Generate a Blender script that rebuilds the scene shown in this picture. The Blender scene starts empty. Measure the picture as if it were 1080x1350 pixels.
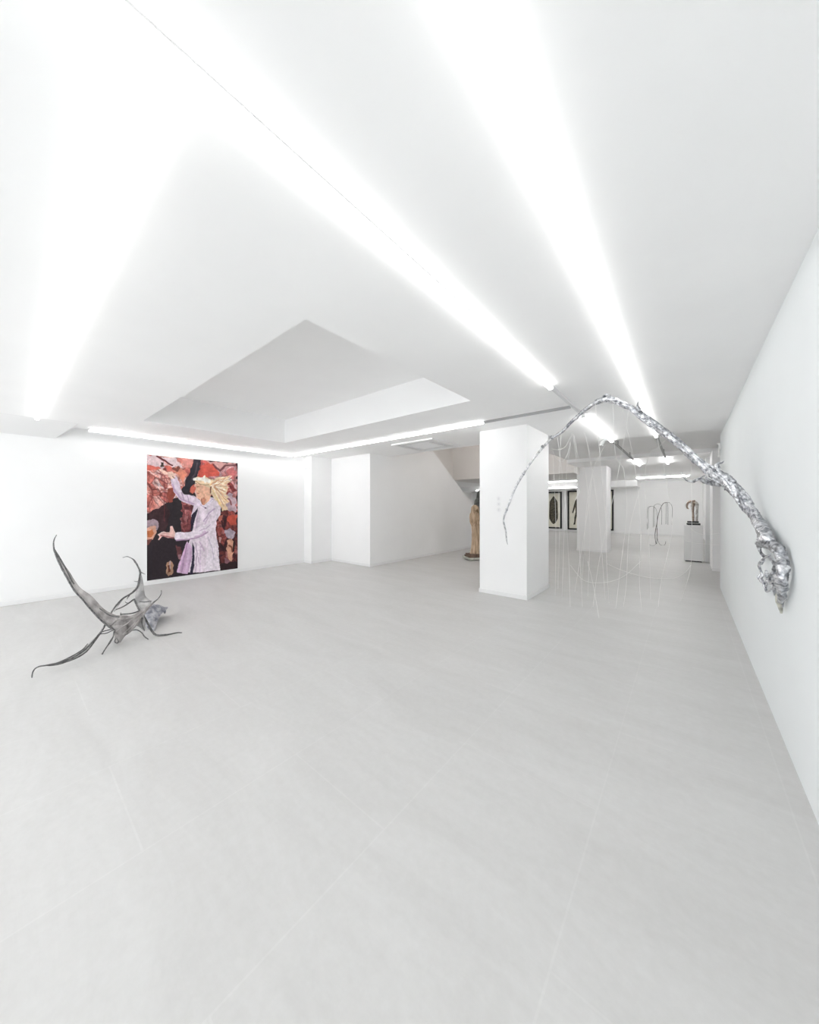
import bpy, bmesh, math, random
import numpy as np
from mathutils import Vector, noise

random.seed(7)
RNG = np.random.RandomState(11)
SC = bpy.context.scene
COL = SC.collection

# ------------------------------------------------------------------ survey
# The room is measured in metres. Y runs along the right wall, X across the room, the tripod stands at the origin, 1.5 m high.
F, CX, HZ, EYE = 440.7, 540.0, 667.5, 1.5
YAW = math.radians(39.63)
CA, SA = math.cos(YAW), math.sin(YAW)
CEIL = EYE + 1.311


def ray(x, y):
    l, u = (x - CX) / F, (HZ - y) / F
    return Vector((CA * l - SA, SA * l + CA, u))


def at_d(x, y, d):
    r = ray(x, y) * d
    return Vector((r.x, r.y, EYE + r.z))


def at_X(x, y, X):
    r = ray(x, y)
    return at_d(x, y, X / r.x)


def at_Y(x, y, Y):
    r = ray(x, y)
    return at_d(x, y, Y / r.y)


def at_Z(x, y, z):
    r = ray(x, y)
    return at_d(x, y, (z - EYE) / r.z)


# ------------------------------------------------------------------ helpers
def bx(bm, x0, x1, y0, y1, z0, z1):
    vs = [bm.verts.new((x, y, z)) for z in (z0, z1) for y in (y0, y1) for x in (x0, x1)]
    for f in ((0, 2, 3, 1), (4, 5, 7, 6), (0, 1, 5, 4), (2, 6, 7, 3), (0, 4, 6, 2), (1, 3, 7, 5)):
        bm.faces.new([vs[i] for i in f])
    return vs


def prism(bm, pts, axis, a, b):
    """closed outline pts (2D) extruded along axis from a to b"""
    def P(p, t):
        if axis == 'X': return (t, p[0], p[1])
        if axis == 'Y': return (p[0], t, p[1])
        return (p[0], p[1], t)
    v0 = [bm.verts.new(P(p, a)) for p in pts]
    v1 = [bm.verts.new(P(p, b)) for p in pts]
    n = len(pts)
    bm.faces.new(v0[::-1]); bm.faces.new(v1)
    for i in range(n):
        bm.faces.new((v0[i], v0[(i + 1) % n], v1[(i + 1) % n], v1[i]))


def obj(name, bm, mat, parent=None, smooth=False, bevel=0.0, loc=None):
    bmesh.ops.recalc_face_normals(bm, faces=bm.faces[:])
    me = bpy.data.meshes.new(name)
    if loc is not None:
        for v in bm.verts: v.co -= Vector(loc)
    bm.to_mesh(me); bm.free()
    if mat: me.materials.append(mat)
    if smooth:
        for p in me.polygons: p.use_smooth = True
    o = bpy.data.objects.new(name, me); COL.objects.link(o)
    if loc is not None and parent is None: o.location = loc
    if parent: o.parent = parent
    if bevel:
        m = o.modifiers.new('bevel', 'BEVEL'); m.width = bevel; m.segments = 2; m.limit_method = 'ANGLE'
    return o


def tag(o, label, cat, group=None, kind=None):
    o['label'] = label; o['category'] = cat
    if group: o['group'] = group
    if kind: o['kind'] = kind
    return o


def thing(name, label, cat, loc=(0, 0, 0), group=None):
    o = bpy.data.objects.new(name, None); COL.objects.link(o)
    o.location = loc; o.empty_display_size = .1
    return tag(o, label, cat, group)


def struct(name, bm, mat, label=None, cat=None, bevel=0.0):
    o = obj(name, bm, mat, bevel=bevel)
    o['kind'] = 'structure'
    if label: o['label'] = label
    o['category'] = cat or name.split('_')[0]
    return o


def catmull(pts, n):
    """pts: list of tuples (any length); returns n samples per span"""
    P = [np.array(p, float) for p in pts]
    P = [2 * P[0] - P[1]] + P + [2 * P[-1] - P[-2]]
    out = []
    for i in range(1, len(P) - 2):
        for k in range(n):
            t = k / n
            p0, p1, p2, p3 = P[i - 1:i + 3]
            out.append(.5 * ((2 * p1) + (-p0 + p2) * t + (2 * p0 - 5 * p1 + 4 * p2 - p3) * t * t + (-p0 + 3 * p1 - 3 * p2 + p3) * t ** 3))
    out.append(P[-2])
    return out


def sweep(bm, pts, n=6, seg=8, bark=0.0, freq=30.0, twist=0.0, flat=None, ridges=0, cap=True):
    """tapered tube through pts [(x,y,z,r)]; bark = lumps as a share of the radius"""
    S = catmull(pts, n) if n > 1 else [np.array(p, float) for p in pts]
    C = [Vector(s[:3]) for s in S]; R = [max(s[3], .0006) for s in S]
    up = Vector((0, 0, 1)); rings = []
    T0 = (C[1] - C[0]).normalized()
    N = T0.cross(up)
    if N.length < .1: N = T0.cross(Vector((1, 0, 0)))
    N.normalize()
    for i, c in enumerate(C):
        a, b = C[max(i - 1, 0)], C[min(i + 1, len(C) - 1)]
        T = (b - a)
        if T.length < 1e-9: T = T0.copy()
        T.normalize()
        N = (N - T * N.dot(T))
        if N.length < 1e-6: N = T.orthogonal()
        N.normalize(); B = T.cross(N)
        ring = []
        for k in range(seg):
            th = 2 * math.pi * k / seg + twist * i
            r = R[i]
            dirv = N * math.cos(th) + B * math.sin(th)
            if ridges:
                r *= 1 + .16 * math.sin(ridges * th + i * .55)
            if bark:
                p = c + dirv * r
                r *= 1 + bark * (noise.noise(p * freq) + .5 * noise.noise(p * freq * 2.3))
            if flat:
                w = Vector(flat)
                dv = dirv * r
                dv -= w * dv.dot(w) * .55
                ring.append(bm.verts.new(c + dv))
            else:
                ring.append(bm.verts.new(c + dirv * r))
        rings.append(ring)
    for i in range(len(rings) - 1):
        for k in range(seg):
            bm.faces.new((rings[i][k], rings[i][(k + 1) % seg], rings[i + 1][(k + 1) % seg], rings[i + 1][k]))
    if cap:
        bm.faces.new(rings[0][::-1]); bm.faces.new(rings[-1])
    return rings


# ------------------------------------------------------------------ materials
def mat(name, rgb, rough=.6, metal=0.0, spec=.5):
    m = bpy.data.materials.new(name); m.use_nodes = True
    b = m.node_tree.nodes['Principled BSDF']
    b.inputs['Base Color'].default_value = (*rgb, 1); b.inputs['Roughness'].default_value = rough
    b.inputs['Metallic'].default_value = metal
    b.inputs['Specular IOR Level'].default_value = spec
    return m


def nd(m, t, **kw):
    n = m.node_tree.nodes.new(t)
    for k, v in kw.items(): setattr(n, k, v)
    return n


def lk(m, a, b): m.node_tree.links.new(a, b)


def noise_tint(m, c0, c1, scale, detail=5, p0=.35, p1=.65, stretch=(1, 1, 1), bump=0.0, bscale=None, bdist=.01, rough=.6):
    b = m.node_tree.nodes['Principled BSDF']
    tc = nd(m, 'ShaderNodeTexCoord'); mp = nd(m, 'ShaderNodeMapping'); mp.inputs['Scale'].default_value = stretch
    n = nd(m, 'ShaderNodeTexNoise'); n.inputs['Scale'].default_value = scale; n.inputs['Detail'].default_value = detail
    r = nd(m, 'ShaderNodeValToRGB')
    r.color_ramp.elements[0].position = p0; r.color_ramp.elements[0].color = (*c0, 1)
    r.color_ramp.elements[1].position = p1; r.color_ramp.elements[1].color = (*c1, 1)
    lk(m, tc.outputs['Object'], mp.inputs['Vector']); lk(m, mp.outputs['Vector'], n.inputs['Vector'])
    lk(m, n.outputs['Fac'], r.inputs['Fac']); lk(m, r.outputs['Color'], b.inputs['Base Color'])
    if bump:
        n2 = nd(m, 'ShaderNodeTexNoise'); n2.inputs['Scale'].default_value = bscale or scale * 2; n2.inputs['Detail'].default_value = 4
        bp = nd(m, 'ShaderNodeBump'); bp.inputs['Strength'].default_value = bump; bp.inputs['Distance'].default_value = bdist
        lk(m, mp.outputs['Vector'], n2.inputs['Vector']); lk(m, n2.outputs['Fac'], bp.inputs['Height']); lk(m, bp.outputs['Normal'], b.inputs['Normal'])
    b.inputs['Roughness'].default_value = rough
    return m


def paint_mat(name, rgb):
    m = mat(name, rgb, .75, spec=.25)
    c0 = tuple(c * .985 for c in rgb); c1 = tuple(min(1, c * 1.012) for c in rgb)
    return noise_tint(m, c0, c1, 1.3, 4, .3, .7, bump=.05, bscale=160, bdist=.001, rough=.75)


M = {}
M['wall'] = paint_mat('white_wall_paint', (.87, .87, .87))
M['wall_daylight_tint'] = paint_mat('daylight_tinted_wall_paint', (.82, .845, .85))  # white wall paint with the cool daylight tint put into its colour
M['ceiling'] = paint_mat('white_ceiling_paint', (.925, .925, .925))
M['trim'] = mat('white_trim_paint', (.82, .82, .82), .45)
M['stairwell'] = paint_mat('warm_white_stairwell_paint', (.80, .78, .765))
M['housing'] = mat('white_lamp_housing', (.72, .72, .73), .4)
M['lamp_rail'] = mat('grey_lamp_rail', (.42, .42, .42), .4)
M['rail'] = mat('grey_track_rail', (.36, .36, .36), .4)


def emit(name, rgb, strength):
    m = bpy.data.materials.new(name); m.use_nodes = True
    nt = m.node_tree; nt.nodes.clear()
    e = nt.nodes.new('ShaderNodeEmission'); e.inputs['Color'].default_value = (*rgb, 1); e.inputs['Strength'].default_value = strength
    o = nt.nodes.new('ShaderNodeOutputMaterial'); nt.links.new(e.outputs[0], o.inputs[0])
    return m


LAMP = 2.3
M['tube'] = emit('lit_diffuser', (1.0, .995, .985), LAMP)
M['tube_mid'] = emit('mid_lit_diffuser', (1.0, .995, .985), 1.8)
M['tube_short'] = emit('short_lit_diffuser', (1.0, .995, .985), 6.0)
M['tube_wash'] = emit('wall_wash_diffuser', (1.0, .995, .985), 36.0)
M['tube_strip'] = emit('thin_strip_diffuser', (1.0, .995, .985), 5.0)
M['tube_soft'] = emit('dim_lit_diffuser', (1.0, .995, .985), 6.0)
M['tube_far'] = emit('bright_far_diffuser', (1.0, .995, .985), 8.0)
M['stair_fill'] = emit('warm_stair_fill', (1.0, .955, .91), 15.0)  # for the added lamp that brightens the stairwell

# floor: pale grey stone-look tiles with soft brushed clouds and hairline joints
fm = mat('grey_stone_tile', (.5, .5, .5), .5)
b = fm.node_tree.nodes['Principled BSDF']
tc = nd(fm, 'ShaderNodeTexCoord')
mp1 = nd(fm, 'ShaderNodeMapping'); mp1.inputs['Scale'].default_value = (.55, 2.2, 1)
n1 = nd(fm, 'ShaderNodeTexNoise'); n1.inputs['Scale'].default_value = 1.6; n1.inputs['Detail'].default_value = 10; n1.inputs['Roughness'].default_value = .72; n1.inputs['Distortion'].default_value = .6
n2 = nd(fm, 'ShaderNodeTexNoise'); n2.inputs['Scale'].default_value = 22; n2.inputs['Detail'].default_value = 6; n2.inputs['Roughness'].default_value = .7
mx = nd(fm, 'ShaderNodeMix', data_type='FLOAT'); mx.inputs[0].default_value = .35
r1 = nd(fm, 'ShaderNodeValToRGB')
r1.color_ramp.elements[0].position = .33; r1.color_ramp.elements[0].color = (.535, .528, .517, 1)
r1.color_ramp.elements[1].position = .68; r1.color_ramp.elements[1].color = (.62, .615, .607, 1)
br = nd(fm, 'ShaderNodeTexBrick'); br.offset = 0.5
br.inputs['Color1'].default_value = (1, 1, 1, 1); br.inputs['Color2'].default_value = (.985, .985, .985, 1); br.inputs['Mortar'].default_value = (1.03, 1.03, 1.03, 1)
br.inputs['Scale'].default_value = 1.0; br.inputs['Mortar Size'].default_value = .004; br.inputs['Brick Width'].default_value = 1.48; br.inputs['Row Height'].default_value = .74
mp2 = nd(fm, 'ShaderNodeMapping'); mp2.inputs['Rotation'].default_value = (0, 0, math.pi / 2); mp2.inputs['Location'].default_value = (.38, .34, 0)
mul = nd(fm, 'ShaderNodeMix', data_type='RGBA', blend_type='MULTIPLY'); mul.inputs[0].default_value = 1
lk(fm, tc.outputs['Object'], mp1.inputs['Vector']); lk(fm, mp1.outputs['Vector'], n1.inputs['Vector']); lk(fm, tc.outputs['Object'], n2.inputs['Vector'])
lk(fm, n1.outputs['Fac'], mx.inputs[2]); lk(fm, n2.outputs['Fac'], mx.inputs[3]); lk(fm, mx.outputs[0], r1.inputs['Fac'])
lk(fm, tc.outputs['Object'], mp2.inputs['Vector']); lk(fm, mp2.outputs['Vector'], br.inputs['Vector'])
lk(fm, r1.outputs['Color'], mul.inputs[6]); lk(fm, br.outputs['Color'], mul.inputs[7]); lk(fm, mul.outputs[2], b.inputs['Base Color'])
bp = nd(fm, 'ShaderNodeBump'); bp.inputs['Strength'].default_value = .12; bp.inputs['Distance'].default_value = .004
lk(fm, mx.outputs[0], bp.inputs['Height']); lk(fm, bp.outputs['Normal'], b.inputs['Normal'])
b.inputs['Roughness'].default_value = .48
M['floor'] = fm

# crumpled silver foil on bark
sm = mat('silver_leafed_bark', (.74, .75, .78), .28, 1.0)
noise_tint(sm, (.33, .34, .37), (.93, .935, .96), 26, 5, .36, .60, bump=.7, bscale=42, bdist=.02, rough=.25)
M['silver'] = sm
M['silver_dark'] = noise_tint(mat('tarnished_silver_bark', (.4, .4, .42), .35, 1.0), (.17, .175, .19), (.68, .69, .72), 34, 5, .36, .62, bump=.7, bscale=50, bdist=.02, rough=.28)
M['silver_soft'] = noise_tint(mat('matt_silver_bark', (.6, .6, .62), .42, .85), (.42, .425, .44), (.80, .805, .82), 30, 5, .34, .64, bump=.35, bscale=40, bdist=.01, rough=.42)
M['bare_wood'] = noise_tint(mat('bare_pale_wood', (.5, .48, .42), .7), (.30, .30, .26), (.62, .60, .53), 30, 5, rough=.7)
M['thread'] = mat('white_thread', (.95, .945, .93), .6)
M['white_clay'] = mat('white_clay', (.85, .85, .84), .5)

# ------------------------------------------------------------------ the setting
LX, RX = -7.88, .48          # left and right walls
VX0, VX1, VY0, VY1 = -7.4, -2.8, 6.45, 11.7   # stairwell opening in the ceiling
FARY = 21.6

bm = bmesh.new(); bx(bm, -12.2, 2.2, -4.2, FARY + .2, -.12, 0)
struct('floor', bm, M['floor'], 'pale grey stone tile floor running through the whole gallery')

# ceiling slab: hole for the recessed coffer, for the stairwell, and a shallow raised bay
KX0, KX1, KY0, KY1 = -6.40, -2.06, 1.34, 3.68
T = .14
bm = bmesh.new()
bx(bm, LX - .2, KX0, -4.2, VY0, CEIL, CEIL + T)
bx(bm, KX0, KX1, -4.2, KY0, CEIL, CEIL + T)
bx(bm, KX0, KX1, KY1, VY0, CEIL, CEIL + T)
bx(bm, KX1, RX + .2, -4.2, VY0, CEIL, CEIL + T)
bx(bm, VX1, RX + .2, VY0, 7.72, CEIL, CEIL + T)
bx(bm, VX1, 2.2, 7.72, 10.9, CEIL + .10, CEIL + .24)       # raised bay without lamps
bx(bm, VX1, 2.2, 7.70, 7.72, CEIL, CEIL + .24)
bx(bm, VX1, 2.2, 10.88, 10.9, CEIL, CEIL + .24)
bx(bm, VX1, 2.2, 10.9, FARY + .2, CEIL, CEIL + T)
bx(bm, -12.2, VX1, VY1 + .3, FARY + .2, CEIL, CEIL + T)
struct('ceiling', bm, M['ceiling'], 'flat white gallery ceiling')
# coffer
bm = bmesh.new(); KH = .47
bx(bm, KX0 - .05, KX1 + .05, KY0 - .05, KY1 + .05, CEIL + KH, CEIL + KH + .05)
bx(bm, KX0 - .05, KX0, KY0 - .05, KY1 + .05, CEIL + T, CEIL + KH); bx(bm, KX1, KX1 + .05, KY0 - .05, KY1 + .05, CEIL + T, CEIL + KH)
bx(bm, KX0, KX1, KY0 - .05, KY0, CEIL + T, CEIL + KH); bx(bm, KX0, KX1, KY1, KY1 + .05, CEIL + T, CEIL + KH)
struct('ceiling_coffer', bm, M['ceiling'], 'square recessed coffer in the white ceiling', 'ceiling')

bm = bmesh.new(); bx(bm, LX - .2, LX, -4.2, 5.75, 0, CEIL)
struct('wall_left', bm, M['wall'], 'long white wall carrying the large picture')
bm = bmesh.new(); bx(bm, LX, -7.56, 5.1, 5.75, 0, CEIL)
struct('wall_left_pilaster', bm, M['wall'], 'shallow white pilaster in the left corner', 'wall')
bm = bmesh.new(); bx(bm, LX - .2, -6.03, 5.75, 6.0, 0, CEIL)
struct('wall_back', bm, M['wall'], 'short white wall in the back left corner')
# parapet wall of the stair with its raked top
bm = bmesh.new()
prism(bm, [(6.0, 0), (12.9, 0), (12.9, .25), (8.35, 3.25), (6.0, 3.25)], 'X', -6.23, -6.03)
struct('wall_stair', bm, M['wall'], 'white stair wall with sloping top edge')
bm = bmesh.new(); bx(bm, VX0 - .2, VX0, 6.0, VY1, 0, 4.6)
bx(bm, VX0, VX1, VY0 - .2, VY0, CEIL + T, 4.6); bx(bm, VX1, VX1 + .2, VY0 - .2, VY1 + .2, CEIL + .25, 4.6)
bx(bm, VX0 - .2, VX1 + .2, VY0 - .2, VY1 + .2, 4.6, 4.75)
struct('wall_stairwell', bm, M['stairwell'], 'warm white stairwell walls rising above the sloping stair wall')
bm = bmesh.new(); bx(bm, VX0 - .2, VX1, VY1, VY1 + .3, 2.58, 4.6); bx(bm, VX0 - .2, VX1, VY1 + .3, 14.2, 2.58, CEIL)
struct('wall_bulkhead', bm, M['stairwell'], 'dropped bulkhead over the passage beyond the stair', 'wall')
bm = bmesh.new(); bx(bm, -12.2, VX0 - .2, VY1, VY1 + .2, 0, CEIL); bx(bm, -12.2, -12, VY1, FARY + .2, 0, CEIL)
struct('wall_far_left', bm, M['wall'])
bm = bmesh.new(); bx(bm, -12.2, 2.2, FARY, FARY + .2, 0, CEIL)
struct('wall_far', bm, M['wall'], 'distant white end wall behind the framed prints')
# dropped soffit along the far wall
bm = bmesh.new(); p = at_Y(845, 643, FARY)
bx(bm, -12, p.x, FARY - 1.6, FARY, 2.50, CEIL)
struct('wall_far_soffit', bm, M['wall'], 'white dropped soffit above the framed prints', 'wall')
bm = bmesh.new(); bx(bm, RX, RX + .2, -4.2, 8.38, 0, CEIL)
struct('wall_right', bm, M['wall_daylight_tint'], 'long white right wall the silver branch grows from')
bm = bmesh.new(); bx(bm, 1.9, 2.1, 8.2, 12.2, 0, CEIL + .1); bx(bm, RX + .2, 1.9, 8.18, 8.38, 0, CEIL)
struct('wall_right_recess', bm, M['wall'])
bm = bmesh.new(); bx(bm, RX - .01, 1.9, 10.47, 11.5, 0, CEIL)
struct('wall_right_pier', bm, M['wall'], 'white pier beyond the end of the right wall', 'wall')
bm = bmesh.new(); bx(bm, .40, 1.9, 12.0, 12.25, 0, CEIL); bx(bm, .62, .82, 12.25, FARY, 0, CEIL)
struct('wall_right_far', bm, M['wall'])
WX0, WX1, WZ0, WZ1 = -7.2, .1, .25, 2.6  # window opening added behind the viewer to let in fill light
bm = bmesh.new(); bx(bm, LX - .2, WX0, -4.2, -4.0, 0, CEIL); bx(bm, WX1, RX + .2, -4.2, -4.0, 0, CEIL); bx(bm, WX0, WX1, -4.2, -4.0, 0, WZ0); bx(bm, WX0, WX1, -4.2, -4.0, WZ1, CEIL)
struct('wall_behind', bm, M['wall'], 'wall behind the viewer with a wide opening added for fill light', 'wall')
bm = bmesh.new()
for k in range(6):
    x = WX0 + (WX1 - WX0) * k / 5; bx(bm, x - .03, x + .03, -4.14, -4.06, WZ0, WZ1)
bx(bm, WX0, WX1, -4.14, -4.06, WZ0, WZ0 + .05); bx(bm, WX0, WX1, -4.14, -4.06, WZ1 - .05, WZ1)
struct('window_1', bm, M['trim'], 'wide unseen window added behind the viewer for fill light', 'window')
pl = bpy.data.lights.new('fill_window_portal', 'AREA'); pl.shape = 'RECTANGLE'; pl.size = WX1 - WX0; pl.size_y = WZ1 - WZ0; pl.cycles.is_portal = True
po = bpy.data.objects.new('fill_window_portal', pl); COL.objects.link(po); po.location = ((WX0 + WX1) / 2, -4.2, (WZ0 + WZ1) / 2); po.rotation_euler = (math.pi / 2, 0, 0)
# wedge soffit on the left wall near the camera
bm = bmesh.new()
tp = at_X(103, 558.5, -7.40); lo = at_X(72, 578, LX + .01)
zt, zl = CEIL, lo.z
va = [bm.verts.new(c) for c in ((-7.40, -4, zt), (LX, -4, zl), (LX, -4, zt), (-7.40, tp.y, zt), (LX, lo.y, zl), (LX, tp.y, zt))]
for f in ((0, 2, 1), (3, 4, 5), (0, 1, 4, 3), (1, 2, 5, 4), (0, 3, 5, 2)): bm.faces.new([va[i] for i in f])
struct('trim_1', bm, M['trim'], 'sloping white soffit at the top of the left wall', 'trim')

# pillars
for (x0, x1, y0, y1, lab) in ((-2.79, -1.96, 5.30, 6.40, 'square white pillar nearest, behind the tip of the silver branch'),
                              (-2.87, -1.99, 12.40, 13.22, 'square white pillar further off, in front of the framed prints')):
    bm = bmesh.new(); bx(bm, x0, x1, y0, y1, 0, CEIL if y0 < 8 else CEIL)
    struct('pillar', bm, M['wall'], lab, 'pillar')
    bm = bmesh.new(); bx(bm, x0 - .012, x1 + .012, y0 - .012, y1 + .012, 0, .07)
    struct('baseboard_pillar', bm, M['trim'], None, 'baseboard', bevel=.004)


def skirt(name, x0, x1, y0, y1):
    bm = bmesh.new(); bx(bm, x0, x1, y0, y1, 0, .07)
    struct(name, bm, M['trim'], None, 'baseboard', bevel=.004)


skirt('baseboard_left', LX, LX + .008, -4, 5.1)
skirt('baseboard_left_pilaster', LX, -7.548, 5.088, 5.74)
skirt('baseboard_back', -7.56, -6.03, 5.738, 5.75)
skirt('baseboard_stair', -6.03, -6.018, 5.738, 12.9)
skirt('baseboard_far', -12, .62, FARY - .012, FARY)
skirt('baseboard_right_pier', RX - .02, 1.9, 10.458, 10.47)
# pale door frame on the far right wall
bm = bmesh.new()
bx(bm, .585, .62, 12.9, 13.0, 0, 2.15); bx(bm, .585, .62, 13.9, 14.0, 0, 2.15); bx(bm, .585, .62, 12.9, 14.0, 2.15, 2.25)
struct('trim_2', bm, M['trim'], 'white door surround on the far right wall', 'trim')

# ------------------------------------------------------------------ lamps
def lamp(label, axis, c, a, b, group=None, w=.05, z=CEIL, drop=.05, em='tube', caps=(-1, 1)):
    """slim batten: a rail against the ceiling, stems and a glowing rounded diffuser hanging just below it"""
    mid = (a + b) / 2
    loc = (mid, c, z) if axis == 'X' else (c, mid, z)
    t = thing('ceiling_light', label, 'ceiling light', loc, group)
    L = (b - a) / 2
    def rect(bm, hw, z0, z1, l, off=0.0):
        if axis == 'X': bx(bm, off - l, off + l, -hw, hw, z0, z1)
        else: bx(bm, -hw, hw, off - l, off + l, z0, z1)
    h = w * .8
    bm = bmesh.new(); rect(bm, w * .32, -.022, 0, L - .003); rect(bm, w * .16, -drop + h, -.022, L - .003)
    obj('housing', bm, M['lamp_rail'], t)
    bm = bmesh.new(); rect(bm, w / 2, -drop, -drop + h, L - .012)
    obj('diffuser', bm, M[em], t, bevel=h * .42)
    for sg in caps:
        bm = bmesh.new(); rect(bm, w / 2 + .001, -drop - .001, -drop + h + .001, .006, sg * (L - .006))
        obj('end_cap', bm, M['housing'], t, bevel=.004)
    return t


def rail(label, axis, c, a, b, z=CEIL, w=.035, drop=0.0):
    bm = bmesh.new()
    mid = (a + b) / 2
    loc = (mid, c, z) if axis == 'X' else (c, mid, z)
    L = (b - a) / 2
    if axis == 'X':
        bx(bm, -L, L, -w / 2, w / 2, -.03, 0); bx(bm, -L, L, -w / 4, w / 4, -.036, -.03)
    else:
        bx(bm, -w / 2, w / 2, -L, L, -.03, 0); bx(bm, -w / 4, w / 4, -L, L, -.036, -.03)
    o = obj('light_track', bm, M['rail'] if w < .03 else M['housing']); o.location = loc
    return tag(o, label, 'light track')


def rail_hung(label, c, a, b):
    t = thing('light_track', label, 'light track', (c, (a + b) / 2, CEIL))
    L = (b - a) / 2
    bm = bmesh.new(); bx(bm, -.018, .018, -L, L, -.03, 0); obj('rail', bm, M['rail'], t)
    for y in (-L * .6, L * .6):
        bm = bmesh.new(); bx(bm, -.008, .008, y - .008, y + .008, 0, .10); obj('hanger', bm, M['rail'], t)
    return t


L2X, L3X, L5Y, L4X, L1Y = -1.13, -.425, 4.69, -7.70, .29
lamp('long ceiling light crossing overhead to the left wall soffit', 'X', L1Y, -7.345, L2X - .022, caps=())
lamp('long ceiling light running between the coffer and the silver branch', 'Y', L2X, -3.2, 3.78)
lamp('long ceiling light nearest the right wall', 'Y', L3X, -3.2, 7.66, em='tube_mid')
t = lamp('ceiling light along the left wall above the picture', 'Y', L4X, .88, L5Y - .05, w=.034, drop=.04, em='tube_soft')
bm = bmesh.new(); bx(bm, -.030, -.026, -1.88, 1.88, -.058, 0); obj('side_shield', bm, M['housing'], t)  # plate added to keep this lamp's glow off the wall
lamp('ceiling light along the back edge of the coffer toward the pillar', 'X', L5Y, L4X, at_Z(637, 557.5, CEIL - .04).x, w=.034, drop=.04, em='tube_soft')
lamp('shorter ceiling light behind the crest of the silver branch', 'Y', L2X, 5.25, 7.66, em='tube_short')
for c, who in ((L2X, 'left'), (L3X, 'right')):
    lamp('short far ceiling light past the dark bay, %s one of two' % who, 'Y', c, 11.05, 12.7, em='tube_far')
rail('thin unlit track joining the coffer light to the middle light line', 'X', L5Y, at_Z(637, 557.5, CEIL - .04).x, L2X - .03, w=.02)
rail('unlit white track between the two lamps of the middle line', 'Y', L2X, 3.78, 5.25)
rail_hung('dark track crossing the raised bay left of the silver branch', L2X, 7.72, 11.05)
rail_hung('dark track crossing the raised bay behind the silver branch', L3X, 7.72, 11.05)
lamp('far ceiling light across the end room, left stretch behind the pillar', 'X', 18.3, -9.4, -3.6, em='tube_strip')
lamp('far ceiling light across the end room, right stretch above the wire tree', 'X', 18.3, -1.75, 0.1, em='tube_wash')
lamp('far ceiling light along the lower edge of the soffit above the framed prints', 'X', FARY - 1.66, -10.8, -3.3, z=2.56, em='tube_strip')
lamp('unseen fill light added high up in the stairwell', 'X', 9.0, -6.6, -3.6, z=4.6, em='stair_fill')  # lamp added out of view to brighten the stairwell walls
# lamp line behind the camera's left, added out of view to brighten the room
lamp('unseen fill light added behind the viewer across the room', 'X', -2.6, -7.0, -1.2, em='tube_soft')

# ------------------------------------------------------------------ ceiling cassette, small wall devices
t = thing('ceiling_vent', 'square white air conditioning cassette flush in the ceiling before the stair', 'air vent', (-4.27, 5.72, CEIL))
bm = bmesh.new()
bx(bm, -.53, .53, -.53, -.44, -.03, 0); bx(bm, -.53, .53, .44, .53, -.03, 0); bx(bm, -.53, -.44, -.44, .44, -.03, 0); bx(bm, .44, .53, -.44, .44, -.03, 0)
obj('frame', bm, M['trim'], t, bevel=.006)
bm = bmesh.new(); bx(bm, -.30, .30, -.30, .30, -.024, -.004)
for k in range(14): bx(bm, -.27, .27, -.27 + k * .04, -.258 + k * .04, -.030, -.024)
obj('grille', bm, M['trim'], t)
for (x0, x1, y0, y1) in ((-.42, .42, -.42, -.32), (-.42, .42, .32, .42), (-.42, -.32, -.30, .30), (.32, .42, -.30, .30)):
    bm = bmesh.new(); bx(bm, x0, x1, y0, y1, -.018, -.006); obj('louver', bm, M['housing'], t)

pY = 5.3
for y, lab in ((657.5, 'topmost'), (664.5, 'middle'), (672, 'lowest')):
    p = at_Y(658, y, pY)
    t = thing('light_switch', '%s of three small white switches on the near pillar' % lab, 'switch', (p.x, pY, p.z), 'switches on the near pillar')
    bm = bmesh.new()
    bmesh.ops.create_cone(bm, cap_ends=True, segments=28, radius1=.042, radius2=.040, depth=.012)
    for v in bm.verts: v.co = Vector((v.co.x, -v.co.z - .006 if False else v.co.z - .006, v.co.y))
    obj('plate', bm, M['trim'], t, bevel=.002)
    bm = bmesh.new(); bx(bm, -.014, .014, -.018, -.010, -.02, .02); obj('rocker', bm, M['housing'], t, bevel=.003)
p = at_Y(405, 617.5, 5.1)
t = thing('wall_vent', 'small white vent grille high on the corner pilaster', 'vent', (-7.72, 5.1, p.z))
bm = bmesh.new(); bx(bm, -.13, .13, -.025, 0, -.03, .03); obj('frame', bm, M['trim'], t, bevel=.006)
bm = bmesh.new()
for k in range(3): bx(bm, -.115, .115, -.03, -.024, -.02 + k * .016, -.014 + k * .016)
obj('slats', bm, M['housing'], t)

# ------------------------------------------------------------------ the large picture on the left wall
PY0, PY1, PZ0, PZ1 = 1.70, 3.36, .09, 2.478
PXF = LX + .025


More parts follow.
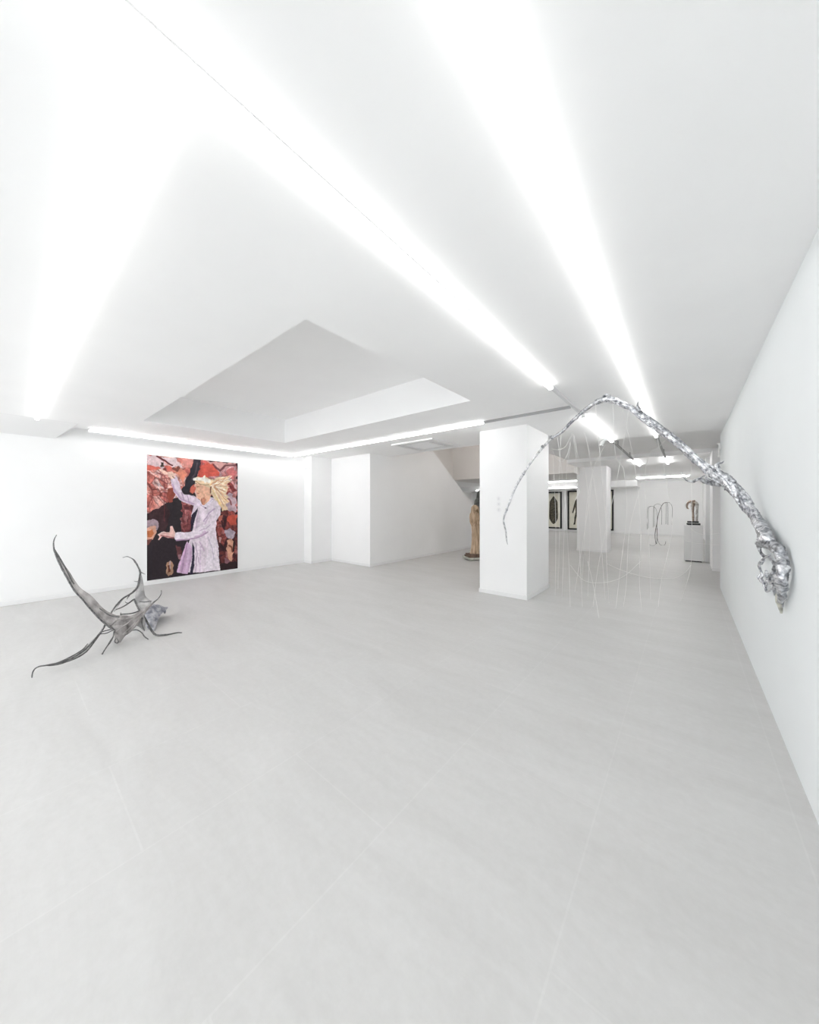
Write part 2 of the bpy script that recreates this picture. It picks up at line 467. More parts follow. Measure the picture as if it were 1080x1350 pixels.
def picture():
    nx, nz = 250, 360
    ys = np.linspace(PY0, PY1, nx + 1); zs = np.linspace(PZ0, PZ1, nz + 1)
    Y, Z = np.meshgrid(ys, zs)
    # sketch space of the print: 0..1080 across a frame a little wider than the sheet
    d = SA * -PXF + CA * Y; l = CA * PXF + SA * Y
    U = (CX + F * l / d - 180) * 7.2; V = (HZ - F * (Z - EYE) / d - 590) * 7.2
    sh = U.shape

    def vnoise(s, seed, sx=1., sy=1., ang=0.):
        r = np.random.RandomState(seed); g = r.rand(64, 64)
        c, s_ = math.cos(ang), math.sin(ang)
        u = (U * c + V * s_) * sx / s; v = (-U * s_ + V * c) * sy / s
        i, j = np.floor(u).astype(int), np.floor(v).astype(int)
        fu, fv = u - i, v - j
        fu = fu * fu * (3 - 2 * fu); fv = fv * fv * (3 - 2 * fv)
        G = lambda a, b_: g[a % 64, b_ % 64]
        return (G(i, j) * (1 - fu) + G(i + 1, j) * fu) * (1 - fv) + (G(i, j + 1) * (1 - fu) + G(i + 1, j + 1) * fu) * fv

    def fbm(s, seed, **k):
        return sum(vnoise(s / 2 ** o, seed + o, **k) * .5 ** o for o in range(4)) / 1.875

    wu = (fbm(120, 5) - .5) * 90; wv = (fbm(120, 15) - .5) * 90

    def facets(s, seed, ang, st):
        r = np.random.RandomState(seed)
        n = int(1100 * 1400 / (s * s * .8))
        su, sv = r.rand(n) * 1100, r.rand(n) * 1400
        c, s_ = math.cos(ang), math.sin(ang)
        best = np.full(sh, 1e9); sec = np.full(sh, 1e9); idx = np.zeros(sh, int)
        for k in range(n):
            du, dv = U + wu - su[k], V + wv - sv[k]
            a, b_ = du * c + dv * s_, (-du * s_ + dv * c) * st
            q = a * a + b_ * b_
            m = q < best
            sec = np.where(m, best, np.minimum(sec, q)); idx = np.where(m, k, idx); best = np.where(m, q, best)
        edge = np.sqrt(sec) - np.sqrt(best)
        return r.rand(n)[idx], np.clip(edge / (s * .16), 0, 1), (np.sqrt(best) / s)

    def inside(poly, soft=0):
        P = np.array(poly, float); m = np.zeros(sh, bool)
        uu = U + (vnoise(26, 3) - .5) * soft; vv = V + (vnoise(26, 8) - .5) * soft
        j = len(P) - 1
        for i in range(len(P)):
            (xi, yi), (xj, yj) = P[i], P[j]
            if yi != yj:
                m ^= ((yi > vv) != (yj > vv)) & (uu < (xj - xi) * (vv - yi) / (yj - yi) + xi)
            j = i
        return m

    img = np.zeros(sh + (3,)); img[:] = (44, 36, 41)

    def fill(poly, c, soft=14, var=.10, seed=1, ang=0., sx=1., sy=1., s=50):
        m = inside(poly, soft)
        f = 1 + (fbm(s, seed, ang=ang, sx=sx, sy=sy) - .5) * 2 * var
        for k in range(3): img[..., k] = np.where(m, c[k] * f, img[..., k])
        return m

    def stroke(pts, w, c, alpha=1.0):
        best = np.full(sh, 1e9)
        uu = U + (vnoise(30, 31) - .5) * 8; vv = V + (vnoise(30, 32) - .5) * 8
        for (a, b_) in zip(pts[:-1], pts[1:]):
            ax, ay = a; dx, dy = b_[0] - ax, b_[1] - ay
            t_ = np.clip(((uu - ax) * dx + (vv - ay) * dy) / (dx * dx + dy * dy + 1e-9), 0, 1)
            best = np.minimum(best, np.hypot(uu - ax - t_ * dx, vv - ay - t_ * dy))
        a = np.clip((w / 2 - best) / 4 + .5, 0, 1) * alpha
        for k in range(3): img[..., k] = img[..., k] * (1 - a) + c[k] * a

    def rock(poly, pal, s, seed, ang=.5, st=1.7, dark=(70, 34, 36), soft=30):
        m = inside(poly, soft)
        v1, e1, d1 = facets(s, seed, ang, st); v2, e2, d2 = facets(s * .42, seed + 50, ang + .7, 1.4)
        pal = np.array(pal, float); q = (v1 * .72 + v2 * .28 + (fbm(70, seed + 9) - .5) * .3)
        q = np.clip(q, 0, .999) * (len(pal) - 1); i = q.astype(int); f = (q - i)[..., None]
        c = pal[i] * (1 - f) + pal[np.minimum(i + 1, len(pal) - 1)] * f
        e = (e1 * .5 + .5) * (e2 * .3 + .7); c = c * e[..., None] + np.array(dark) * (1 - e[..., None])
        c *= (1 + (fbm(24, seed + 3) - .5) * .5 + (fbm(40, seed + 6, ang=ang, sx=.5, sy=2.4) - .5) * .5)[..., None]
        img[m] = c[m]

    red = [(124, 60, 58), (184, 94, 86), (216, 124, 112), (230, 164, 152), (236, 196, 190), (214, 196, 200)]
    deep = [(40, 26, 30), (66, 34, 38), (100, 46, 46), (150, 66, 60), (172, 112, 112)]
    rock([(90, 60), (560, 100), (520, 190), (480, 290), (440, 400), (380, 470), (320, 500), (205, 590), (90, 625)], red, 92, 3, .55)
    fill([(105, 78), (190, 80), (290, 165), (235, 205), (110, 150)], (206, 178, 182), 30, .14, 4)
    fill([(205, 82), (385, 105), (445, 190), (345, 185), (250, 120)], (208, 184, 188), 26, .12, 6)
    fill([(430, 105), (535, 115), (510, 190), (450, 190)], (220, 140, 130), 20, .15, 9)
    fill([(100, 160), (235, 190), (190, 212), (100, 216)], (204, 96, 82), 16, .14, 7)
    fill([(250, 170), (330, 180), (350, 210), (300, 216)], (208, 98, 84), 14, .12, 8)
    fill([(350, 200), (390, 185), (450, 215), (480, 240), (440, 340), (400, 280)], (212, 128, 104), 20, .2, 12)
    stroke([(195, 82), (235, 105), (340, 170)], 16, (92, 40, 42)); fill([(225, 140), (262, 145), (258, 180), (225, 182)], (70, 58, 50), 16)
    stroke([(350, 200), (385, 215), (400, 190)], 26, (96, 50, 44), .8)
    stroke([(180, 230), (260, 260), (300, 330), (290, 370)], 7, (120, 56, 58), .7); stroke([(190, 245), (235, 255), (240, 310), (290, 345)], 7, (130, 60, 66), .8)
    stroke([(105, 340), (150, 400), (200, 395), (240, 440)], 16, (104, 52, 50), .8); stroke([(110, 430), (180, 440), (250, 400), (320, 420)], 12, (160, 84, 76), .7)
    stroke([(190, 460), (230, 500), (250, 520)], 9, (120, 62, 62), .7); stroke([(130, 440), (150, 520), (120, 590)], 8, (140, 70, 70), .6)
    fill([(295, 400), (350, 380), (370, 440), (330, 520), (290, 480)], (150, 70, 58), 24, .3, 14)
    # crack and cave
    fill([(545, 112), (615, 122), (590, 225), (548, 320), (485, 440), (440, 405), (482, 290), (520, 185)], (46, 42, 50), 18, .12, 15)
    stroke([(575, 150), (560, 250), (520, 300)], 14, (88, 74, 84), .6)
    rock([(612, 118), (955, 150), (955, 640), (860, 600), (780, 520), (560, 300), (588, 225)], [(120, 46, 50), (160, 66, 66), (190, 90, 84), (196, 130, 128), (190, 160, 168)], 90, 21, 1.0, 1.5, (80, 36, 42))
    fill([(622, 165), (690, 130), (730, 170), (785, 235), (790, 275), (640, 275), (572, 292), (592, 225)], (206, 84, 70), 20, .12, 17)
    fill([(625, 122), (955, 150), (945, 165), (830, 205), (770, 200), (700, 140)], (200, 146, 142), 22, .15, 19)
    stroke([(730, 165), (790, 220), (850, 170), (945, 165)], 20, (88, 44, 50), .8)
    fill([(850, 210), (930, 190), (950, 240), (930, 310), (860, 270)], (196, 104, 104), 22, .2, 22)
    fill([(800, 440), (900, 430), (950, 480), (950, 600), (880, 620), (830, 560)], (178, 150, 160), 34, .22, 23)
    stroke([(820, 470), (880, 490), (900, 540)], 16, (130, 66, 66), .8)
    rock([(770, 600), (870, 600), (955, 615), (960, 1150), (780, 1180), (740, 800)], deep, 70, 27, 1.2, 1.8, (38, 24, 28))
    fill([(868, 650), (952, 632), (952, 735), (890, 745), (862, 700)], (186, 74, 58), 22, .16, 29)
    fill([(780, 650), (820, 640), (815, 690), (785, 700)], (170, 92, 78), 18, .2, 30)
    fill([(838, 785), (880, 768), (935, 800), (938, 850), (880, 862), (845, 840)], (166, 150, 164), 22, .25, 33)
    fill([(862, 880), (905, 858), (928, 900), (918, 1000), (900, 1085), (872, 1060), (852, 960)], (204, 146, 120), 20, .2, 35)
    stroke([(880, 930), (905, 945), (912, 990)], 14, (110, 56, 46), .9); stroke([(925, 900), (920, 980)], 14, (30, 20, 22), .9)
    fill([(784, 845), (806, 855), (800, 905), (786, 900)], (178, 128, 124), 12)
    fill([(835, 1040), (880, 1070), (890, 1110), (840, 1110)], (128, 84, 92), 18, .2, 36)
    fill([(790, 1110), (955, 1080), (958, 1150), (790, 1175)], (48, 32, 34), 22)
    # behind the torso
    rock([(430, 500), (550, 520), (535, 700), (512, 800), (425, 800)], [(60, 34, 40), (110, 52, 56), (160, 84, 84), (196, 130, 130)], 60, 41, 1.3, 1.5, (70, 36, 40))
    fill([(300, 520), (440, 460), (435, 560), (415, 770), (260, 760), (280, 600)], (44, 38, 42), 26, .1, 42)
    fill([(110, 620), (290, 540), (310, 640), (280, 800), (215, 800), (215, 700), (110, 690)], (58, 38, 42), 26, .3, 43)
    # small rocks in the shade
    fill([(98, 690), (180, 678), (216, 712), (196, 780), (98, 790)], (158, 136, 146), 20, .25, 44)
    fill([(98, 760), (180, 740), (190, 800), (152, 868), (98, 892)], (204, 150, 128), 16, .2, 45)
    fill([(104, 790), (150, 775), (165, 810), (140, 850), (104, 855)], (190, 104, 62), 14, .2, 46)
    fill([(98, 880), (150, 860), (120, 920), (98, 925)], (110, 60, 56), 14, .2, 47)
    fill([(285, 1100), (318, 1070), (348, 1110), (348, 1190), (310, 1225), (282, 1190)], (172, 130, 104), 16, .25, 48)
    fill([(296, 1120), (318, 1110), (322, 1180), (300, 1190)], (96, 48, 36), 12); stroke([(318, 1080), (322, 1150)], 8, (180, 170, 180), .8)
    fill([(375, 920), (425, 950), (432, 1010), (400, 1060), (375, 1010)], (96, 54, 58), 24, .35, 49)
    fill([(388, 1010), (425, 1005), (420, 1060), (395, 1060)], (150, 104, 112), 18, .3, 50)
    stroke([(265, 245), (264, 700)], 6, (120, 46, 54), .65)
    # raised arm
    lil = (216, 197, 214)
    fill([(328, 300), (372, 268), (404, 330), (440, 440), (556, 462), (606, 500), (575, 570), (552, 552), (470, 528), (400, 486), (358, 425), (330, 352)], lil, 10, .12, 51)
    stroke([(350, 300), (380, 380), (440, 455), (540, 490)], 26, (232, 214, 230), .7)
    stroke([(340, 350), (372, 425), (430, 495), (545, 535)], 18, (178, 144, 180), .75); stroke([(430, 430), (450, 490)], 8, (150, 120, 156), .8); stroke([(480, 455), (500, 520)], 8, (164, 132, 168), .7)
    fill([(205, 200), (240, 205), (300, 232), (340, 228), (362, 250), (368, 292), (334, 302), (296, 268), (236, 250)], (238, 200, 182), 8, .1, 52)
    stroke([(215, 222), (262, 262), (300, 262)], 8, (176, 96, 92), .8); stroke([(345, 275), (362, 292)], 10, (90, 74, 70), .8)
    # coat
    fill([(540, 560), (602, 500), (640, 545), (700, 468), (745, 486), (800, 560), (797, 640), (762, 690), (754, 780), (776, 950), (792, 1166), (600, 1185), (385, 1190), (400, 1105), (468, 960), (512, 870), (532, 780), (518, 640)], (222, 207, 219), 8, .13, 53, ang=1.5, sx=.35, sy=2.2, s=60)
    fill([(482, 890), (530, 950), (524, 1060), (486, 1200), (385, 1186), (400, 1105)], (200, 164, 196), 10, .2, 54, ang=1.9, sx=.3, sy=2)
    fill([(690, 860), (752, 850), (774, 960), (790, 1164), (640, 1180), (680, 1000)], (229, 218, 228), 16, .08, 55, ang=1.5, sx=.3, sy=2)
    fill([(522, 640), (585, 570), (580, 600), (548, 700), (534, 785), (512, 785), (520, 700)], (44, 38, 56), 6)
    fill([(528, 890), (552, 950), (548, 1120), (534, 1205), (504, 1205), (524, 1090), (532, 980)], (44, 38, 58), 6)
    fill([(540, 575), (600, 505), (612, 540), (560, 600), (520, 640)], (226, 208, 226), 8, .06, 56)
    stroke([(598, 500), (612, 535)], 8, (236, 222, 236)); stroke([(612, 545), (650, 575), (725, 490)], 10, (176, 156, 184), .9); stroke([(650, 570), (655, 575)], 12, (92, 70, 96))
    stroke([(630, 540), (660, 560), (720, 500)], 9, (236, 226, 236), .9)
    for pts, w, c, a in (([(590, 600), (575, 700), (560, 790)], 12, (184, 156, 186), .7), ([(640, 700), (690, 620), (740, 580)], 14, (176, 150, 182), .8),
                         ([(700, 640), (650, 720), (640, 790)], 10, (190, 160, 190), .7), ([(600, 640), (590, 780)], 7, (170, 144, 176), .5), ([(770, 590), (740, 680)], 12, (232, 220, 234), .8),
                         ([(560, 900), (575, 1000), (560, 1170)], 9, (168, 140, 172), .7), ([(600, 900), (640, 980)], 14, (186, 150, 186), .6), ([(680, 850), (720, 960), (735, 1060)], 9, (176, 160, 182), .6),
                         ([(610, 930), (600, 1180)], 10, (194, 168, 196), .6), ([(480, 920), (450, 1060), (430, 1180)], 10, (160, 116, 160), .7), ([(500, 930), (490, 1060), (465, 1190)], 9, (214, 186, 214), .7),
                         ([(590, 1040), (592, 1090)], 8, (120, 90, 120), .5), ([(760, 870), (778, 1080)], 7, (200, 184, 204), .7)):
        stroke(pts, w, c, a)
    # lowered arm and hand
    fill([(358, 808), (500, 800), (545, 785), (620, 740), (720, 700), (735, 760), (690, 812), (560, 868), (380, 886), (362, 870)], (226, 213, 224), 8, .1, 57)
    stroke([(380, 880), (470, 876), (570, 860), (680, 800)], 12, (164, 128, 164), .85); stroke([(560, 850), (620, 830), (650, 800)], 26, (184, 146, 180), .6); stroke([(410, 820), (420, 860)], 6, (186, 166, 196), .6)
    stroke([(600, 790), (660, 770), (700, 730)], 8, (180, 152, 184), .7)
    fill([(204, 824), (262, 798), (318, 808), (322, 748), (338, 744), (366, 805), (362, 852), (300, 858), (250, 842), (214, 880), (203, 878), (222, 848)], (232, 186, 178), 6, .1, 58)
    stroke([(230, 838), (300, 848), (355, 856)], 14, (160, 84, 86), .7); stroke([(250, 812), (300, 820)], 5, (190, 126, 124), .8); stroke([(205, 822), (262, 800)], 7, (238, 214, 206))
    # head
    fill([(556, 352), (592, 330), (690, 365), (712, 440), (690, 505), (642, 545), (612, 520), (604, 492), (568, 474), (576, 448), (550, 424), (566, 392)], (230, 176, 146), 8, .10, 60)
    stroke([(560, 370), (556, 420), (575, 470)], 14, (236, 190, 176), .9); fill([(520, 360), (556, 350), (566, 392), (548, 425), (530, 440), (508, 420)], (190, 92, 76), 12, .2, 61)
    stroke([(575, 375), (592, 372)], 9, (140, 84, 64), .9); stroke([(572, 432), (588, 436)], 7, (176, 90, 76), .9); stroke([(590, 415), (640, 440), (650, 480)], 10, (210, 152, 118), .45)
    fill([(610, 495), (640, 470), (660, 500), (640, 545), (620, 540)], (206, 134, 106), 8); stroke([(616, 490), (626, 535)], 8, (110, 58, 54), .8)
    hair = [(545, 300), (575, 280), (612, 288), (645, 262), (668, 280), (695, 296), (740, 302), (800, 282), (895, 264), (872, 300), (893, 322), (852, 352), (872, 380), (850, 430), (872, 470), (850, 480), (882, 520), (848, 530), (862, 592), (822, 602), (790, 545), (745, 495), (716, 445), (700, 395), (650, 362), (610, 352), (560, 340)]
    fill(hair, (230, 202, 164), 22, .14, 62, ang=.1, sx=.4, sy=2.4, s=50)
    stroke([(552, 300), (620, 298), (690, 320)], 30, (240, 236, 228), .9); stroke([(640, 280), (650, 330)], 16, (246, 242, 234), .9)
    for (x1, y1, c, w) in ((890, 270, (232, 190, 150), 12), (880, 325, (240, 200, 160), 12), (850, 350, (246, 234, 214), 16), (840, 400, (246, 238, 220), 18), (850, 440, (226, 186, 146), 10),
                           (840, 480, (244, 226, 196), 14), (870, 520, (224, 170, 120), 10), (820, 590, (240, 200, 150), 14), (850, 590, (236, 192, 160), 10), (790, 530, (240, 206, 130), 16), (810, 300, (214, 160, 120), 8)):
        stroke([(705, 350), ((705 + x1) / 2, (350 + y1) / 2 - 8), (x1, y1)], w, c, .8)
    rr = np.random.RandomState(4)
    for k in range(26):
        a0 = -.55 + 1.55 * k / 25 + rr.uniform(-.06, .06); ln = rr.uniform(120, 215)
        x1, y1 = 700 + ln * math.cos(a0), 360 + ln * math.sin(a0) * 1.15
        col_ = [(246, 236, 218), (238, 208, 164), (222, 168, 124), (248, 242, 230), (206, 150, 116)][k % 5]
        bend = rr.uniform(-26, 26)
        stroke([(708, 362), (708 + (x1 - 708) * .4, 362 + (y1 - 362) * .35 + bend), (708 + (x1 - 708) * .75, 362 + (y1 - 362) * .72 - bend * .4), (x1, y1 + bend * .5)], rr.uniform(5, 11), col_, .75)
    for (x1, y1) in ((870, 300), (860, 370), (830, 420), (850, 500), (830, 560)):
        stroke([(740, 370), ((740 + x1) / 2, (370 + y1) / 2), (x1, y1)], 5, (176, 120, 84), .7)
    stroke([(708, 375), (704, 430)], 12, (110, 66, 50), .9); stroke([(560, 320), (600, 345), (650, 360), (690, 350)], 9, (150, 124, 90), .7); stroke([(560, 340), (556, 370)], 8, (240, 226, 206), .8)
    # paint grain
    img *= (1 + (fbm(16, 71) - .5) * .26)[..., None]
    grey = img.mean(-1, keepdims=True); img = grey + (img - grey) * .92
    img = 255 * (np.clip(img, 0, 255) / 255) ** .95
    img = np.clip(img, 8, 250) / 255.
    lin = np.where(img <= .04045, img / 12.92, ((img + .055) / 1.055) ** 2.4)
    return ys, zs, lin


ys, zs, lin = picture()
nz1, nx1 = len(zs), len(ys)
yc, zc = (PY0 + PY1) / 2, (PZ0 + PZ1) / 2
t = thing('picture', 'large unframed print of a blonde woman in a lilac coat among red rocks', 'picture', (LX, yc, zc))
verts = [(.025, y - yc, z - zc) for z in zs for y in ys]
faces = [(j * nx1 + i, j * nx1 + i + 1, (j + 1) * nx1 + i + 1, (j + 1) * nx1 + i) for j in range(nz1 - 1) for i in range(nx1 - 1)]
me = bpy.data.meshes.new('printed_sheet'); me.from_pydata(verts, [], faces)
ca = me.color_attributes.new('print', 'FLOAT_COLOR', 'POINT')
cols = np.ones((nz1 * nx1, 4), np.float32); cols[:, :3] = lin.reshape(-1, 3)
ca.data.foreach_set('color', cols.ravel())
pm = mat('printed_artwork', (1, 1, 1), .55, spec=.2)
at_ = nd(pm, 'ShaderNodeAttribute', attribute_name='print'); lk(pm, at_.outputs['Color'], pm.node_tree.nodes['Principled BSDF'].inputs['Base Color'])
me.materials.append(pm)
o = bpy.data.objects.new('printed_sheet', me); COL.objects.link(o); o.parent = t
bm = bmesh.new(); bx(bm, 0, .0245, PY0 - yc, PY1 - yc, PZ0 - zc, PZ1 - zc)
obj('backing_board', bm, M['trim'], t)

# ------------------------------------------------------------------ silver branch on the right wall
# (photo x, photo y, distance, radius)
limb = [(1012, 712, 2.62, .062), (1000, 688, 2.66, .046), (988, 670, 2.72, .050), (975, 652, 2.80, .053), (962, 638, 2.86, .058), (948, 628, 2.92, .056), (930, 616, 3.02, .046),
        (912, 601, 3.10, .042), (894, 584, 3.18, .040), (872, 567, 3.28, .042), (850, 551, 3.36, .042), (832, 538, 3.42, .036), (815, 530, 3.48, .036), (800, 526, 3.54, .038), (785, 531, 3.64, .030),
        (768, 543, 3.78, .025), (752, 558, 3.92, .023), (740, 570, 4.02, .021), (727, 578, 4.12, .018), (716, 590, 4.2, .015), (702, 607, 4.3, .0145), (690, 625, 4.38, .0165),
        (680, 642, 4.45, .0145), (673, 659, 4.5, .013), (668, 672, 4.54, .014), (664, 686, 4.58, .012), (667, 700, 4.62, .012), (668, 712, 4.66, .008), (669.5, 718, 4.68, .003)]


def P4(q):
    x, y, d, r = q
    lim = RX - .008 - 1.3 * r            # keep clear of the wall face
    v = at_d(x, y, d)
    if v.x > lim:
        k = lim / v.x; v = at_d(x, y, d * k); r *= k
    return (v.x, v.y, v.z, r)


BR = thing('branch_sculpture', 'long silver branch arching from the right wall over the floor', 'sculpture', at_d(1012, 712, 2.62))
BRL = BR.location.copy()


def bsweep(name, pts, m, n=8, seg=14, bark=.35, freq=30, ridges=0, raw=False, lab=None, k=.74):
    bm = bmesh.new()
    sweep(bm, pts if raw else [P4((q[0], q[1], q[2], q[3] * k)) for q in pts], n, seg, bark, freq, twist=.10, ridges=ridges)
    for v in bm.verts: v.co -= BRL
    o = obj(name, bm, m, BR, smooth=True)
    if lab: o['label'] = lab
    return o


bsweep('limb', limb[:19], M['silver'], 10, 18, .28, 24, ridges=5)
bsweep('limb', limb[18:], M['silver_soft'], 8, 12, .20, 40, k=.95)
# bark ridges wound around the thick part
def offset_path(pts, rad, ph, k):
    S = catmull([P4((q[0], q[1], q[2], q[3] * .74)) for q in pts], 5); out = []
    for i, s in enumerate(S):
        a = Vector(S[min(i + 1, len(S) - 1)][:3]) - Vector(S[max(i - 1, 0)][:3]); a.normalize()
        n = a.cross(Vector((0, 0, 1))).normalized(); b_ = a.cross(n)
        th = ph + k * i
        c = Vector(s[:3]) + (n * math.cos(th) + b_ * math.sin(th)) * s[3] * .92
        out.append((c.x, c.y, c.z, max(.004, s[3] * rad)))
    return out
for i, (ph, k, a, b_) in enumerate(((0, .10, 1, 13), (1.6, .09, 1, 14), (3.1, .12, 2, 13), (4.6, .08, 1, 12), (2.3, -.11, 2, 14), (5.4, -.09, 4, 15))):
    bsweep('bark_ridge', offset_path(limb[a:b_], .30, ph, k), M['silver'] if i % 2 else M['silver_dark'], 2, 8, .5, 60, raw=True)
# knots
for q in ((716, 589, 4.2, .022), (702, 592 - 0, 4.2, .0), (690, 625, 4.38, .019), (728, 577, 4.1, .024), (668, 672, 4.54, .018)):
    if q[3] == 0: continue
    bm = bmesh.new(); bmesh.ops.create_icosphere(bm, subdivisions=3, radius=q[3])
    for v in bm.verts: v.co = v.co * (1 + .4 * noise.noise(v.co * 60)) + at_d(*q[:3]) - BRL
    obj('knot', bm, M['silver_dark'], BR, smooth=True)
# side twigs and stubs
bsweep('twig', [(968, 640, 2.84, .036), (950, 638, 2.95, .034), (935, 636, 3.05, .030), (922, 632, 3.15, .020), (914, 635, 3.2, .016), (905, 633, 3.25, .008), (901, 628, 3.28, .003)], M['silver_dark'], 8, 12, .4)
bsweep('twig', [(936, 634, 3.06, .022), (932, 630, 3.08, .016), (929, 627, 3.1, .008), (921, 632, 3.14, .008)], M['silver'], 6, 10, .4)
bsweep('twig', [(905, 633, 3.25, .006), (899, 627, 3.29, .003), (900, 622, 3.3, .0015)], M['silver'], 5, 6, .2)
bsweep('twig', [(952, 626, 2.9, .024), (946, 620, 2.92, .020), (944, 615, 2.92, .018), (947, 611, 2.92, .014), (952, 610, 2.90, .010), (955, 607, 2.89, .004)], M['silver'], 6, 10, .4)
bsweep('twig', [(944, 622, 2.93, .016), (949, 619, 2.93, .012), (947, 613, 2.93, .008)], M['silver'], 6, 8, .4)
bsweep('twig', [(846, 546, 3.36, .022), (841, 538, 3.37, .022), (841, 533, 3.37, .012), (843, 527, 3.37, .003)], M['silver_dark'], 6, 10, .5)
bsweep('twig', [(887, 579, 3.2, .008), (886.5, 573, 3.2, .005), (888, 568, 3.2, .001)], M['silver'], 5, 8, .2)
bsweep('twig', [(808, 527, 3.5, .028), (803, 521, 3.52, .020), (799, 520, 3.54, .012), (792, 526, 3.6, .008)], M['silver'], 6, 10, .5)
bsweep('twig', [(968, 640, 2.83, .03), (966, 633, 2.82, .024), (962, 630, 2.83, .006)], M['silver_dark'], 6, 10, .4)

# the knotted root end on the wall
bsweep('root_collar', [(999, 716, 2.66, .020), (1004, 717, 2.58, .046), (1012, 716, 2.52, .056), (1020, 720, 2.44, .050), (1028, 724, 2.36, .044), (1034, 729, 2.27, .020)], M['silver_dark'], 8, 18, .45, 34, ridges=4, k=.62)
bsweep('root', [(1024, 722, 2.42, .046), (1029, 735, 2.36, .046), (1032, 748, 2.30, .048), (1031, 762, 2.28, .054), (1031, 775, 2.27, .046), (1031, 786, 2.26, .034), (1029.5, 794, 2.26, .026)], M['silver'], 8, 18, .36, 30, ridges=3, k=.62)
bsweep('root', [(1036, 727, 2.29, .014), (1037.5, 742, 2.22, .022), (1037, 756, 2.20, .022), (1035, 772, 2.22, .018), (1033, 788, 2.24, .012), (1031, 800, 2.25, .012)], M['silver_dark'], 8, 12, .3, k=.62)
root_paths = [
    [(1000, 722, 2.62, .016), (1006, 731, 2.58, .013), (1014, 735, 2.52, .012), (1020, 742, 2.48, .016), (1021, 748, 2.46, .012), (1017, 757, 2.46, .012), (1015, 766, 2.46, .013), (1020, 772, 2.44, .014), (1024, 776, 2.40, .016)],
    [(1014, 732, 2.50, .012), (1006, 738, 2.54, .013), (1001, 745, 2.58, .015), (1003, 752, 2.58, .012), (1006, 759, 2.56, .014), (1003, 763, 2.58, .016), (1007, 769, 2.56, .014), (1012, 764, 2.50, .012)],
    [(1006, 766, 2.55, .014), (1009, 776, 2.52, .012), (1012, 780, 2.50, .012), (1018, 776, 2.46, .012), (1024, 772, 2.42, .013)],
    [(1003, 722, 2.6, .010), (1003, 730, 2.58, .008), (1008, 737, 2.54, .008), (1004, 744, 2.56, .010)],
    [(1010, 752, 2.52, .016), (1011, 762, 2.5, .015), (1016, 769, 2.47, .017), (1023, 764, 2.4, .02)],
    [(1013, 756, 2.49, .009), (1014, 765, 2.48, .011), (1010, 774, 2.51, .010), (1012, 780, 2.5, .009)],
    [(1024, 742, 2.40, .018), (1020, 752, 2.42, .018), (1022, 762, 2.40, .020), (1027, 770, 2.34, .018)],
    [(1002, 757, 2.59, .010), (1000, 762, 2.6, .012), (1006, 765, 2.57, .013)],
]
for i, q in enumerate(root_paths):
    bsweep('root', q, M['silver'] if i % 3 else M['silver_dark'], 7, 10, .35, 45, k=.62)
bsweep('root_tip', [(1026, 784, 2.30, .022), (1027, 791, 2.28, .030), (1028.5, 798, 2.27, .022), (1030, 806, 2.26, .013), (1030, 808, 2.26, .012)], M['bare_wood'], 6, 12, .25, lab='bare greyish wood tip', k=.62)
bsweep('root', [(1021, 777, 2.40, .016), (1022, 782, 2.38, .014), (1021, 785, 2.38, .004)], M['silver_dark'], 5, 10, .3, k=.62)

# ------------------------------------------------------------------ threads and small white pieces
TLAB = 'fine white thread hanging from the silver branch over the floor'


def thread(pts, r=.0021, lab=TLAB, grp='threads hung from the silver branch'):
    bm = bmesh.new()
    Q = [(*at_d(*p), r) for p in pts]
    loc = Vector(Q[0][:3])
    sweep(bm, Q, 8, 5)
    o = obj('thread', bm, M['thread'], smooth=True, loc=loc)
    tag(o, lab, 'thread', grp)


def floor_d(y): return F * EYE / (y - HZ)


thread([(754, 571, 3.95), (752, 590, 4.1), (748, 612, 4.25), (746, 640, 4.4), (744, 700, 4.6), (741, 790, floor_d(792))])
thread([(755.7, 572, 3.95), (758, 590, 4.1), (760.5, 618, 4.3), (762, 680, 4.6), (765, 740, 4.9), (768, 800, floor_d(800))])
thread([(757, 574, 3.95), (762, 600, 4.1), (769, 613, 4.2), (774, 640, 4.4), (778, 700, 4.7), (775, 786, floor_d(786))])
thread([(771, 570, 3.76), (776, 592, 3.9), (780, 617, 4.0), (781, 622, 4.1), (775, 657, 4.3), (771, 700, 4.6), (768, 775, floor_d(775))])
thread([(781, 622, 4.1), (787, 660, 4.3), (788.5, 671, 4.35), (793, 720, 4.6), (798, 790, floor_d(790))])
thread([(798, 586, 3.7), (790, 602, 3.9), (782, 622, 4.1), (774, 680, 4.5), (758, 780, floor_d(780))])
thread([(729, 594, 4.1), (734, 605, 4.1), (742, 608, 4.1), (748.5, 598, 4.05), (752, 583, 4.0)])
thread([(728, 592, 4.1), (737, 593, 4.1), (746, 588, 4.05), (752.5, 576, 4.0)])
thread([(729, 600, 4.1), (731, 640, 4.3), (733, 700, 4.6), (732, 785, floor_d(785))])
thread([(740, 572, 4.02), (737, 640, 4.3), (738, 700, 4.6), (736, 776, floor_d(776))])
thread([(808, 530, 3.52), (812, 600, 3.8), (823, 622, 4.0), (826, 680, 4.3), (818, 750, 4.7), (812, 802, floor_d(802))])
thread([(820, 534, 3.46), (838, 620, 4.0), (845, 700, 4.4), (843, 760, 4.8), (846, 806, floor_d(806))])
thread([(880.6, 577, 3.23), (868, 590, 3.5), (856, 600, 3.8), (850, 640, 4.2), (856, 720, 4.7), (858, 790, floor_d(790))])
thread([(800, 743, 4.6), (818, 751, 4.7), (840, 758, 4.75), (862, 762, 4.8), (889, 762, 4.8), (904, 754, 4.9), (911, 745, 5.0)])
thread([(800, 700, 4.5), (800, 743, 4.6), (803, 795, floor_d(795))])
